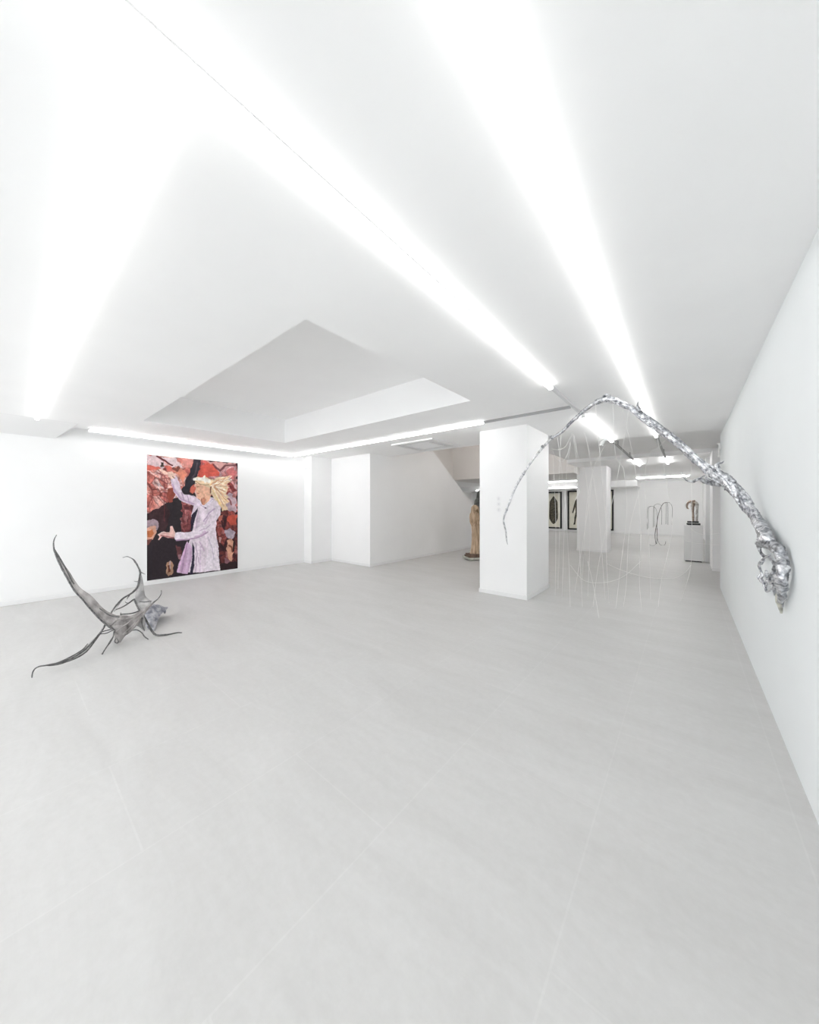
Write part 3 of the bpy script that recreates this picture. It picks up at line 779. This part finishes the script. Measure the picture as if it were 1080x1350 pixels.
thread([(785, 532, 3.62), (793, 620, 3.9), (799, 690, 4.4), (800, 743, 4.6)])
thread([(864, 566, 3.3), (880, 640, 4.0), (886, 700, 4.4), (872, 765, 4.8), (868, 800, floor_d(800))])
thread([(911, 600, 3.12), (912, 660, 4.0), (911, 745, 5.0), (898, 792, floor_d(792))])
thread([(904, 713, 5.3), (918, 716, 5.6), (933, 717.5, 5.9), (948, 718.5, 6.26)], lab='fine white thread strung level to the end of the right wall', grp='threads strung to the right wall')
thread([(904, 690, 5.2), (918, 702, 5.6), (932, 705, 5.9), (948, 703, 6.26)], lab='fine white thread sagging from the wire toward the right wall end', grp='threads strung to the right wall')
thread([(830, 538, 3.43), (812, 640, 4.2), (790, 740, 4.8), (782, 800, floor_d(800))])
thread([(752, 745, 5.2), (770, 765, 5.1), (796, 768, 5.0), (822, 760, 4.9), (845, 740, 4.8)])
thread([(845, 640, 4.2), (830, 700, 4.5), (826, 770, 4.9), (822, 800, floor_d(800))])
thread([(775, 740, 4.9), (782, 770, 5.0), (790, 815, floor_d(815))])
thread([(735, 575, 4.06), (745, 660, 4.4), (750, 740, 4.9), (752, 800, floor_d(800))])


def bits(name, label, paths, base):
    t = thing(name, label, 'ornament', base)
    for q in paths:
        bm = bmesh.new(); sweep(bm, [P4(s) for s in q], 5, 8, .15, 60)
        for v in bm.verts: v.co -= t.location
        obj('twist', bm, M['white_clay'], t, smooth=True)


bits('ornament', 'small white twisted piece tied below the middle lamp beside the branch crest', [[(791, 587, 3.7, .010), (794, 584, 3.7, .022), (796, 581, 3.7, .016), (799, 579.5, 3.7, .010), (804, 578, 3.7, .006)], [(794, 585, 3.7, .012), (795, 588, 3.7, .004)]], at_d(795, 584, 3.7))
bits('ornament', 'small white chevron piece hung in the threads before the far pillar', [[(757, 637, 4.35, .003), (760, 641, 4.35, .006), (764, 648, 4.35, .006), (760, 656, 4.35, .004), (758, 660, 4.35, .002)], [(762, 638, 4.35, .004), (760, 642, 4.35, .006)]], at_d(760, 642, 4.35))
bits('ornament', 'thin white hooked piece fixed at the end of the right wall', [[(946, 585, 6.1, .012), (948.5, 585.5, 6.1, .016), (949, 592, 6.1, .016), (948, 600, 6.1, .012), (947.3, 603, 6.1, .005)]], at_d(948, 592, 6.1))

# ------------------------------------------------------------------ winged wire sculpture on the floor
M['wire'] = noise_tint(mat('dark_twisted_wire', (.1, .1, .1), .5), (.06, .06, .062), (.19, .187, .182), 40, 4, rough=.5)
M['fabric'] = noise_tint(mat('taupe_stretched_fabric', (.3, .29, .28), .8), (.22, .205, .20), (.47, .44, .43), 8, 7, .30, .70, stretch=(1, 2.2, 1.2), bump=.6, bscale=18, bdist=.02, rough=.7)
M['fabric_pale'] = noise_tint(mat('pale_grey_stretched_fabric', (.4, .39, .38), .8), (.28, .275, .275), (.58, .565, .56), 9, 6, .34, .66, bump=.5, bscale=20, bdist=.02, rough=.7)
M['fabric_blue'] = noise_tint(mat('blue_grey_stained_fabric', (.25, .26, .33), .8), (.19, .195, .235), (.50, .50, .53), 16, 6, .38, .62, bump=.6, bscale=18, bdist=.02, rough=.75)

W = thing('winged_sculpture', 'spiky grey fabric and wire creature crouching on the floor', 'sculpture', (at_d(150, 845, 3.75).x, at_d(150, 845, 3.75).y, 0))
WL = W.location.copy()


def cp(u, v): return (20 + u / 4.5, 690 + v / 4.5)


def floorclamp(p, r):
    return Vector((p.x, p.y, max(p.z, r + .001)))


def wire(pts, lab=None, seg=8, n=7, m='wire', bark=.22, name='wire'):
    """pts (u, v, distance, radius) in the survey crop"""
    Q = []
    for (u, v, d, r) in pts:
        r *= .78; p = floorclamp(at_d(*cp(u, v), d), r); Q.append((p.x, p.y, p.z, r))
    bm = bmesh.new(); sweep(bm, Q, n, seg, bark, 35)
    for v in bm.verts: v.co.z = max(v.co.z, .0008)
    for v in bm.verts: v.co -= WL
    return obj(name, bm, M[m], W, smooth=True)


def membrane(name, rows, m, belly=.35, n=6, seg=18, wrinkle=.012):
    """rows (u0,v0,d0, u1,v1,d1): a skin of almond section stretched from edge to edge"""
    S = catmull(rows, n); rings = []; bm = bmesh.new()
    for s in S:
        a = floorclamp(at_d(*cp(s[0], s[1]), s[2]), .004); b_ = floorclamp(at_d(*cp(s[3], s[4]), s[5]), .004)
        mid = (a + b_) / 2; h = (b_ - a) / 2
        view = Vector((mid.x, mid.y, mid.z - EYE)).normalized()
        nrm = view - h * (view.dot(h) / max(h.length_squared, 1e-9)); nrm.normalize()
        th = h.length * belly
        ring = []
        for k in range(seg):
            t_ = 2 * math.pi * k / seg
            cs, sn = math.cos(t_), math.sin(t_)
            # front face sags into folds, back is flatter
            fold = (.35 * math.cos(3.0 * math.acos(max(-1, min(1, cs)))) * abs(sn))
            p = mid - h * cs + nrm * th * (sn * abs(sn) ** .2) * (1 + .6 * fold)
            p += nrm * noise.noise(p * 9) * min(wrinkle, h.length * .4)
            p.z = max(p.z, .002)
            ring.append(bm.verts.new(p - WL))
        rings.append(ring)
    for i in range(len(rings) - 1):
        for k in range(seg):
            bm.faces.new((rings[i][k], rings[i][(k + 1) % seg], rings[i + 1][(k + 1) % seg], rings[i + 1][k]))
    bm.faces.new(rings[0][::-1]); bm.faces.new(rings[-1])
    return obj(name, bm, M[m], W, smooth=True)


# great curved horn: tip at upper left down to the body, then the arm to the right
membrane('wing', [(232, 160, 3.44, 240, 155, 3.44), (262, 236, 3.45, 276, 222, 3.45), (302, 312, 3.47, 330, 300, 3.47), (350, 395, 3.50, 392, 382, 3.50), (400, 450, 3.53, 455, 435, 3.53),
                  (460, 522, 3.57, 525, 506, 3.58), (515, 578, 3.60, 585, 540, 3.64), (560, 615, 3.62, 640, 552, 3.69)], 'fabric', .32)
membrane('wing', [(545, 605, 3.62, 605, 545, 3.66), (585, 632, 3.63, 650, 546, 3.70), (640, 668, 3.66, 690, 545, 3.76), (690, 640, 3.70, 735, 522, 3.83), (735, 590, 3.78, 775, 496, 3.9),
                  (775, 530, 3.88, 805, 474, 3.95), (812, 486, 3.95, 826, 460, 3.97), (838, 458, 3.98, 842, 452, 3.98)], 'fabric', .26)
membrane('foot', [(572, 606, 3.62, 660, 600, 3.66), (588, 640, 3.63, 665, 640, 3.66), (590, 675, 3.65, 650, 672, 3.67), (588, 700, 3.67, 628, 704, 3.67), (594, 712, 3.68, 616, 713, 3.68)], 'fabric', .5)
wire([(600, 682, 3.60, .006), (592, 694, 3.60, .008), (594, 706, 3.60, .008), (606, 710, 3.60, .008), (612, 700, 3.60, .008), (606, 686, 3.60, .006), (600, 682, 3.60, .006)], name='loop')
# fold ribs drawn tight over the horn
wire([(246, 68, 3.43, .004), (232, 95, 3.43, .006), (228, 125, 3.43, .007), (234, 165, 3.43, .009), (262, 236, 3.43, .010), (302, 312, 3.44, .010), (350, 396, 3.47, .010), (400, 452, 3.50, .009), (460, 524, 3.54, .010), (520, 584, 3.58, .010), (586, 634, 3.6, .012)])
wire([(236, 160, 3.44, .006), (262, 200, 3.44, .007), (300, 268, 3.45, .006), (335, 340, 3.46, .005), (350, 360, 3.47, .004)])
wire([(460, 480, 3.53, .006), (520, 520, 3.55, .008), (580, 552, 3.6, .009), (640, 568, 3.62, .008), (700, 560, 3.72, .007), (760, 525, 3.85, .006), (810, 480, 3.94, .006)], m='fabric')
wire([(500, 505, 3.53, .006), (560, 545, 3.56, .008), (620, 555, 3.6, .008)])
wire([(600, 640, 3.57, .008), (650, 605, 3.6, .009), (705, 565, 3.7, .007), (770, 515, 3.85, .005)], m='fabric')
wire([(640, 660, 3.6, .008), (690, 610, 3.65, .008), (740, 560, 3.76, .007), (790, 500, 3.9, .005)], m='fabric')
wire([(820, 470, 3.96, .010), (845, 450, 3.98, .007), (862, 428, 3.99, .006), (868, 410, 4.0, .005), (867, 396, 4.0, .0035)])
# long trailing leg
membrane('leg', [(505, 640, 3.66, 535, 590, 3.68), (480, 668, 3.55, 512, 640, 3.58), (448, 700, 3.44, 470, 690, 3.46), (420, 735, 3.34, 432, 728, 3.36), (405, 752, 3.28, 412, 748, 3.29)], 'fabric_pale', .3)
wire([(540, 588, 3.68, .010), (520, 628, 3.62, .012), (490, 668, 3.52, .011), (450, 712, 3.40, .010), (405, 757, 3.27, .013), (350, 792, 3.16, .011), (290, 818, 3.08, .011), (240, 832, 3.03, .012), (185, 842, 2.98, .009), (145, 848, 2.95, .007), (118, 862, 2.94, .006), (104, 885, 2.93, .006), (100, 905, 2.92, .006), (100, 920, 2.915, .005)])
wire([(505, 655, 3.58, .007), (460, 716, 3.42, .008), (420, 762, 3.28, .010), (370, 794, 3.18, .010), (320, 815, 3.11, .009), (270, 832, 3.05, .009), (220, 842, 3.01, .008), (180, 843, 2.98, .006)])
wire([(430, 715, 3.38, .006), (400, 748, 3.27, .007), (340, 786, 3.16, .007), (280, 814, 3.08, .006), (240, 830, 3.03, .005)])
# short legs
wire([(588, 640, 3.62, .010), (582, 670, 3.58, .008), (565, 700, 3.54, .011), (545, 730, 3.46, .008), (528, 755, 3.41, .007), (516, 782, 3.375, .008)])
wire([(690, 636, 3.72, .006), (722, 632, 3.75, .007), (750, 648, 3.77, .007), (768, 672, 3.77, .008), (790, 692, 3.755, .006)])
wire([(755, 560, 3.8, .010), (752, 590, 3.8, .007), (760, 620, 3.8, .005), (768, 636, 3.8, .004)])
wire([(760, 545, 3.85, .014), (785, 590, 3.87, .013), (806, 630, 3.87, .014), (825, 655, 3.86, .014), (850, 670, 3.86, .013), (885, 668, 3.87, .014), (920, 660, 3.9, .010), (960, 650, 3.95, .008), (990, 652, 3.955, .006)])
membrane('web', [(700, 600, 3.76, 760, 545, 3.83), (735, 615, 3.79, 770, 570, 3.84), (755, 632, 3.81, 772, 610, 3.83), (764, 640, 3.81, 770, 636, 3.82)], 'fabric_pale', .22)
# cross struts under the horn
wire([(505, 656, 3.6, .007), (545, 650, 3.62, .007), (590, 628, 3.63, .008)])
wire([(500, 648, 3.62, .006), (540, 636, 3.63, .007), (588, 624, 3.63, .007)])
wire([(545, 598, 3.66, .006), (550, 612, 3.65, .006), (572, 624, 3.64, .006)])
# rear sail with its mast
wire([(638, 203, 4.44, .005), (665, 197, 4.45, .006), (692, 208, 4.45, .008), (708, 222, 4.45, .013), (728, 255, 4.45, .012), (742, 292, 4.45, .015), (736, 335, 4.44, .015), (724, 378, 4.42, .014), (690, 414, 4.36, .013), (640, 445, 4.28, .013), (605, 480, 4.18, .012), (575, 522, 4.05, .012), (540, 590, 3.8, .010)])
wire([(724, 380, 4.43, .010), (700, 412, 4.38, .008), (650, 440, 4.3, .007), (612, 485, 4.18, .007), (588, 522, 4.05, .007)], m='fabric_pale')
wire([(744, 288, 4.45, .007), (758, 296, 4.45, .006), (772, 302, 4.45, .003)])
wire([(728, 346, 4.44, .006), (715, 345, 4.44, .005), (704, 342, 4.44, .002)])
wire([(680, 428, 4.34, .006), (668, 440, 4.33, .006), (664, 452, 4.33, .002)])
wire([(590, 515, 4.1, .007), (640, 494, 4.2, .009), (672, 474, 4.3, .010), (702, 452, 4.38, .012), (712, 450, 4.4, .010)])
wire([(672, 474, 4.3, .008), (658, 470, 4.28, .005), (652, 464, 4.27, .002)])
wire([(624, 540, 4.0, .008), (660, 538, 4.05, .009), (700, 532, 4.1, .010), (740, 518, 4.15, .010)])
wire([(628, 545, 4.0, .006), (626, 535, 4.0, .005), (628, 528, 4.0, .002)])
wire([(705, 450, 4.38, .012), (718, 480, 4.3, .012), (735, 512, 4.2, .013), (745, 525, 4.15, .010)])
membrane('sail', [(738, 292, 4.45, 746, 292, 4.45), (734, 335, 4.45, 757, 335, 4.45), (722, 385, 4.43, 764, 385, 4.46), (714, 430, 4.40, 772, 428, 4.46), (714, 462, 4.36, 796, 452, 4.44), (722, 495, 4.28, 808, 464, 4.40), (740, 522, 4.2, 786, 490, 4.32)], 'fabric_pale', .3)
membrane('sail', [(765, 520, 4.15, 800, 478, 4.35), (766, 545, 4.12, 838, 486, 4.42), (775, 568, 4.1, 872, 498, 4.52), (790, 598, 4.06, 888, 516, 4.6), (802, 618, 4.04, 858, 552, 4.4), (815, 640, 4.02, 842, 590, 4.2), (820, 648, 4.0, 830, 638, 4.02)], 'fabric_blue', .34, wrinkle=.03)
wire([(850, 500, 4.42, .012), (885, 515, 4.55, .016), (888, 535, 4.55, .012)], m='fabric_blue')
wire([(738, 464, 4.34, .006), (770, 466, 4.36, .008), (808, 460, 4.38, .006)])

# ------------------------------------------------------------------ statues left of the near pillar
M['oak'] = noise_tint(mat('carved_brown_wood', (.35, .22, .13), .6), (.30, .20, .12), (.66, .50, .35), 6, 6, .32, .68, stretch=(3, 3, .5), bump=.5, bscale=14, bdist=.02, rough=.55)
M['oak_dark'] = noise_tint(mat('dark_brown_wood', (.12, .07, .05), .6), (.08, .05, .035), (.20, .13, .095), 8, 5, rough=.6)
M['bronze'] = noise_tint(mat('dark_bronze', (.06, .065, .06), .5), (.03, .032, .03), (.10, .105, .095), 9, 5, rough=.45)
M['base_pale'] = noise_tint(mat('chalky_green_plinth', (.5, .52, .46), .7), (.40, .41, .36), (.62, .63, .57), 12, 4, rough=.7)


def draped(name, label, foot, H, m, wid, hood, basemat, yaw=.9, slab_h=(.05, .09), base=1.12):
    t = thing(name, label, 'statue', (foot.x, foot.y, 0)); t.rotation_euler = (0, 0, yaw)
    z = 0.0
    bm = bmesh.new(); s = wid * base
    for (cx_, cy_) in ((-1, -1), (1, -1), (-1, 1), (1, 1)): bx(bm, cx_ * s * .72 - .04, cx_ * s * .72 + .04, cy_ * s * .6 - .04, cy_ * s * .6 + .04, 0, slab_h[0] * .5)
    bx(bm, -s, s, -s * .85, s * .85, slab_h[0] * .5, slab_h[0] * 1.4)
    obj('pallet', bm, M['base_pale'], t, bevel=.006)
    z = slab_h[0] * 1.4
    bm = bmesh.new(); bx(bm, -s * .86, s * .86, -s * .7, s * .7, z, z + slab_h[1] * .5); bx(bm, -s * .78, s * .78, -s * .64, s * .64, z + slab_h[1] * .5, z + slab_h[1])
    obj('plinth', bm, basemat, t, bevel=.008)
    z += slab_h[1]
    # robe: stacked rings with deep vertical folds
    prof = [(0, .80), (.03, .74), (.18, .70), (.35, .66), (.5, .64), (.6, .68), (.7, .74), (.78, .76), (.83, .66), (.865, .40), (.885, .27)]
    rows = catmull([(a, b_) for a, b_ in prof], 5); seg = 56; rings = []
    bm = bmesh.new(); hh = H - z
    for (h_, w_) in [(r[0], r[1]) for r in rows]:
        ring = []
        for k in range(seg):
            th = 2 * math.pi * k / seg
            fold = .10 * math.sin(9 * th + 2.2 * math.sin(3 * h_ * 3) + 1.3 * h_) * max(0, 1 - h_ * .9) + .05 * math.sin(4 * th - 5 * h_)
            n_ = noise.noise(Vector((math.cos(th) * 1.5, math.sin(th) * 1.5, h_ * 6))) * .09
            r = wid * w_ * (1 + fold + n_)
            ring.append(bm.verts.new((r * math.cos(th) + .03 * math.sin(h_ * 5), r * .74 * math.sin(th), z + hh * h_)))
        rings.append(ring)
    for i in range(len(rings) - 1):
        for k in range(seg): bm.faces.new((rings[i][k], rings[i][(k + 1) % seg], rings[i + 1][(k + 1) % seg], rings[i + 1][k]))
    bm.faces.new(rings[0][::-1]); bm.faces.new(rings[-1])
    obj('robe', bm, m, t, smooth=True)
    # folded arms
    for sgn in (-1, 1):
        bm = bmesh.new()
        sweep(bm, [(sgn * wid * .62, 0, z + hh * .78, wid * .22), (sgn * wid * .74, -wid * .2, z + hh * .66, wid * .20), (sgn * wid * .52, -wid * .52, z + hh * .58, wid * .17), (sgn * wid * .1, -wid * .66, z + hh * .64, wid * .13)], 6, 14, .12, 14)
        a = obj('arm', bm, m, t, smooth=True)
        bm = bmesh.new()
        for f in range(4):
            x = sgn * wid * .1 - sgn * .012 * f
            sweep(bm, [(x, -wid * .66, z + hh * .64, .017), (x - sgn * .03, -wid * .70, z + hh * (.665 + .004 * f), .014), (x - sgn * .05, -wid * .70, z + hh * (.69 + .004 * f), .009)], 4, 8)
        sweep(bm, [(sgn * wid * .16, -wid * .68, z + hh * .635, .017), (sgn * wid * .10, -wid * .75, z + hh * .655, .013), (sgn * wid * .05, -wid * .76, z + hh * .675, .009)], 4, 8)
        obj('hand', bm, m, a, smooth=True)
    # head with brow, nose, chin under a veil
    bm = bmesh.new(); bmesh.ops.create_uvsphere(bm, u_segments=28, v_segments=20, radius=1)
    hz = z + hh * .935; hr = hh * .066
    for v in bm.verts:
        x, y, q = v.co
        w_ = .78 - .16 * max(0, -q)
        fy = y * .92
        if y < -.3:
            nose_ = math.exp(-((x / .13) ** 2 + ((q + .05) / .26) ** 2)); eye_ = math.exp(-(((abs(x) - .34) / .15) ** 2 + ((q - .1) / .10) ** 2)); lip_ = math.exp(-((x / .24) ** 2 + ((q + .45) / .07) ** 2))
            fy -= .22 * nose_ + .07 * lip_; fy += .12 * eye_
        v.co = Vector((x * w_ * hr, fy * hr, hz + q * hr))
    obj('head', bm, m, t, smooth=True)
    bm = bmesh.new(); seg = 24; rings = []
    for i in range(9):
        a = i / 8; h_ = hz + hr * (1.12 * math.cos(a * 2.4) if a < .6 else 1.12 * math.cos(1.44) - (a - .6) * 4.6)
        rr = hr * (hood * math.sin(min(a * 2.4, 1.7)) + .02) * (1 + max(0, a - .6) * .5)
        ring = [bm.verts.new((rr * math.sin(th) * .98, rr * math.cos(th) * (1.0) + hr * .1, h_)) for th in [(-.74 + 1.48 * k / seg) * math.pi for k in range(seg + 1)]]
        rings.append(ring)
    for i in range(8):
        for k in range(seg): bm.faces.new((rings[i][k], rings[i][k + 1], rings[i + 1][k + 1], rings[i + 1][k]))
    o = obj('veil', bm, m, t, smooth=True)
    md = o.modifiers.new('thickness', 'SOLIDIFY'); md.thickness = .02
    return t


ft = at_Z(623, 738, 0)
draped('statue', 'brown carved wooden robed figure on a low pallet left of the near pillar', Vector((ft.x + .02, ft.y + .12, 0)), 1.53, M['oak'], .185, 1.15, M['oak_dark'], base=1.55, slab_h=(.055, .09))
ft2 = at_d(635.5, 725, 10.6)
draped('statue', 'tall dark robed figure behind the wooden statue, half hidden by the pillar', Vector((ft2.x, ft2.y, 0)), 2.02, M['bronze'], .30, 1.25, M['bronze'], slab_h=(.05, .12))

# ------------------------------------------------------------------ framed prints on the far wall
M['frame'] = mat('black_frame_wood', (.012, .012, .012), .4)
M['paper'] = noise_tint(mat('cream_paper', (.80, .77, .66), .8), (.74, .71, .60), (.82, .79, .69), 5, 4, rough=.85)
M['ink'] = noise_tint(mat('olive_black_ink', (.05, .05, .04), .8), (.030, .028, .022), (.14, .125, .09), 14, 6, .36, .66, rough=.85)


def framed(x0, x1, yt, yb, label, shapes):
    a, b_ = at_Y(x0, yt, FARY), at_Y(x1, yb, FARY)
    top = at_Y(x1, yt, FARY).z; bot = at_Y(x1, yb, FARY).z
    cx_, cz = (a.x + b_.x) / 2, (top + bot) / 2
    w, h = abs(b_.x - a.x) / 2, (top - bot) / 2; bd = .085
    t = thing('framed_print', label, 'framed print', (cx_, FARY, cz), 'framed prints on the far wall')
    bm = bmesh.new()
    bx(bm, -w, w, -.06, 0, h - bd, h); bx(bm, -w, w, -.06, 0, -h, -h + bd); bx(bm, -w, -w + bd, -.06, 0, -h + bd, h - bd); bx(bm, w - bd, w, -.06, 0, -h + bd, h - bd)
    obj('frame', bm, M['frame'], t, bevel=.006)
    bm = bmesh.new(); bx(bm, -w + bd, w - bd, -.02, -.005, -h + bd, h - bd); sh = obj('paper', bm, M['paper'], t)
    bm = bmesh.new()
    for pts in shapes: prism(bm, [(p[0] * (w - bd), p[1] * (h - bd)) for p in pts], 'Y', -.023, -.0195)
    obj('printed_figure', bm, M['ink'], sh)


coffin = [[(0, .84), (.16, .76), (.40, .62), (.58, .50), (.66, -.30), (.62, -.52), (.30, -.74), (0, -.84), (-.30, -.74), (-.62, -.52), (-.66, -.30), (-.58, .50), (-.40, .62), (-.16, .76)]]
figure = [[(-.02, .62), (.08, .66), (.14, .74), (.10, .84), (-.04, .84), (-.10, .74), (-.08, .64), (-.30, .52), (-.44, .30), (-.58, .02), (-.66, -.14), (-.56, -.18), (-.40, .02), (-.28, .18), (-.26, -.10), (-.40, -.40), (-.42, -.66), (-.54, -.80), (-.30, -.80), (-.22, -.50), (-.04, -.16),
           (.10, -.50), (.16, -.80), (.36, -.80), (.30, -.62), (.26, -.20), (.26, .16), (.44, -.10), (.56, -.16), (.52, .06), (.40, .34), (.26, .54)]]
framed(719.5, 741, 648.2, 697, 'framed print of an elongated dark hexagonal shape, nearest the near pillar', coffin)
framed(748.8, 776, 646.3, 699, 'framed print of a dark walking figure, left edge clear of the far pillar', figure)
framed(783, 809.3, 645.6, 699.6, 'framed print hidden behind the far pillar but for its right edge', coffin)

# ------------------------------------------------------------------ pedestal and object, wire tree
M['plinth'] = mat('white_plinth_paint', (.80, .80, .80), .6)
M['black'] = mat('black_lacquer', (.012, .012, .013), .3)
M['copper'] = noise_tint(mat('copper_patina', (.5, .27, .17), .4, .6), (.24, .18, .14), (.54, .43, .35), 20, 4, rough=.4)
M['pale_metal'] = noise_tint(mat('pale_bone_metal', (.6, .58, .55), .4, .4), (.40, .38, .36), (.72, .70, .66), 22, 4, rough=.4)
M['steel'] = mat('dark_steel_rod', (.07, .07, .072), .4, .6)

pc = at_Z(914.5, 741, 0)
PX, PYc = pc.x, pc.y + .22
t = thing('plinth', 'white box plinth beside the far right pier', 'plinth', (PX, PYc, 0))
PHh = at_d(914, 693, 8.85).z
bm = bmesh.new(); bx(bm, -.2, .2, -.2, .2, .03, PHh); obj('box', bm, M['plinth'], t, bevel=.004)
bm = bmesh.new(); bx(bm, -.17, .17, -.17, .17, 0, .03); obj('recessed_foot', bm, M['black'], t)
t = thing('figurine', 'copper and bone coloured hooked figurine on two black slabs atop the plinth', 'sculpture', (PX, PYc, PHh))
bm = bmesh.new(); bx(bm, -.145, .145, -.13, .13, 0, .05); obj('slab', bm, M['black'], t, bevel=.004)
bm = bmesh.new(); bx(bm, -.10, .11, -.1, .1, .05, .065); obj('spacer', bm, M['pale_metal'], t)
bm = bmesh.new(); bx(bm, -.13, .11, -.11, .11, .065, .105); obj('slab', bm, M['black'], t, bevel=.004)
bm = bmesh.new(); sweep(bm, [(.0, 0, .10, .022), (-.005, 0, .25, .026), (-.012, .0, .40, .030), (-.01, 0, .52, .040), (.0, 0, .60, .050), (.02, 0, .66, .03), (.03, 0, .68, .012)], 6, 14, .3, 24); obj('stem', bm, M['copper'], t, smooth=True)
bm = bmesh.new(); sweep(bm, [(.07, 0, .105, .026), (.075, 0, .30, .028), (.08, 0, .48, .030), (.07, 0, .58, .040), (.03, 0, .63, .035)], 6, 14, .2, 24); obj('post', bm, M['pale_metal'], t, smooth=True)
bm = bmesh.new(); sweep(bm, [(.01, 0, .63, .035), (-.05, -.01, .655, .03), (-.11, -.02, .61, .026), (-.135, -.02, .53, .022), (-.12, -.02, .46, .018), (-.09, -.02, .44, .008)], 6, 12, .2, 24); obj('hook', bm, M['copper'], t, smooth=True)

tb = at_Z(866, 719, 0)
TD = floor_d(719)
t = thing('wire_tree', 'slender dark steel rod tree with drooping arms near the far wall', 'sculpture', (tb.x, tb.y, 0))


def rod(pts, r, name='rod'):
    bm = bmesh.new()
    Q = []
    for p in pts:
        x, y = p[0], p[1]; dd = p[2] if len(p) > 2 else 0.
        v = at_d(830 + x / 8.31, 640 + y / 8.31, TD + dd); Q.append((v.x - tb.x, v.y - tb.y, max(v.z, r * .6), r * .6))
    sweep(bm, Q, 6, 7); return obj(name, bm, M['steel'], t, smooth=True)


rod([(298, 640), (305, 560), (300, 450), (306, 380), (320, 310), (345, 240), (365, 205), (390, 188), (410, 185)], .016, 'stem')
rod([(290, 635), (280, 560), (285, 490), (298, 430), (305, 385)], .013, 'stem')
rod([(305, 470), (303, 540), (312, 600), (330, 640), (352, 660), (380, 655), (396, 635), (398, 612)], .009, 'foot')
rod([(292, 470), (280, 560), (290, 620), (294, 642)], .008, 'foot')
rod([(296, 632), (275, 655, -.1), (250, 662, -.15), (222, 648, -.2)], .008, 'foot')
rod([(398, 190), (404, 215), (402, 300), (400, 425)], .010, 'arm')
rod([(410, 185), (420, 210), (422, 300), (422, 430)], .010, 'arm')
rod([(410, 185), (440, 190), (460, 215), (470, 260), (468, 350), (466, 430)], .009, 'arm')
rod([(345, 240), (354, 280), (355, 350), (352, 430)], .009, 'arm')
rod([(352, 225), (330, 205, .2), (300, 205, .3), (270, 225, .4), (262, 300, .4), (260, 460, .4)], .009, 'arm')
rod([(304, 400), (303, 310), (290, 255, .3), (262, 232, .4), (240, 228, .5), (205, 240, .6), (195, 290, .6), (195, 480, .6)], .009, 'arm')
rod([(272, 232, .4), (275, 300, .4), (274, 450, .4)], .008, 'arm')
rod([(240, 228, .5), (212, 250, .5), (208, 330, .5), (208, 470, .5)], .008, 'arm')

# ------------------------------------------------------------------ world, camera, view
w = bpy.data.worlds.new('gallery_world'); SC.world = w; w.use_nodes = True
w.node_tree.nodes['Background'].inputs[0].default_value = (.95, .98, 1, 1); w.node_tree.nodes['Background'].inputs[1].default_value = 1.35

cam = bpy.data.cameras.new('camera'); co = bpy.data.objects.new('camera', cam); COL.objects.link(co)
co.location = (0, 0, EYE); co.rotation_euler = (math.pi / 2, 0, YAW)
cam.sensor_fit = 'HORIZONTAL'; cam.sensor_width = 36; cam.lens = F / 1080 * 36
cam.shift_x = 0; cam.shift_y = -(675 - HZ) / 1080
cam.clip_start = .05; cam.clip_end = 100
SC.camera = co

SC.cycles.max_bounces = 16; SC.cycles.diffuse_bounces = 10; SC.cycles.glossy_bounces = 4
SC.cycles.use_denoising = True
SC.cycles.sample_clamp_indirect = 8
SC.view_settings.view_transform = 'Standard'; SC.view_settings.look = 'None'
SC.view_settings.gamma = 1; SC.view_settings.use_curve_mapping = False
SC.view_settings.exposure = 1.63
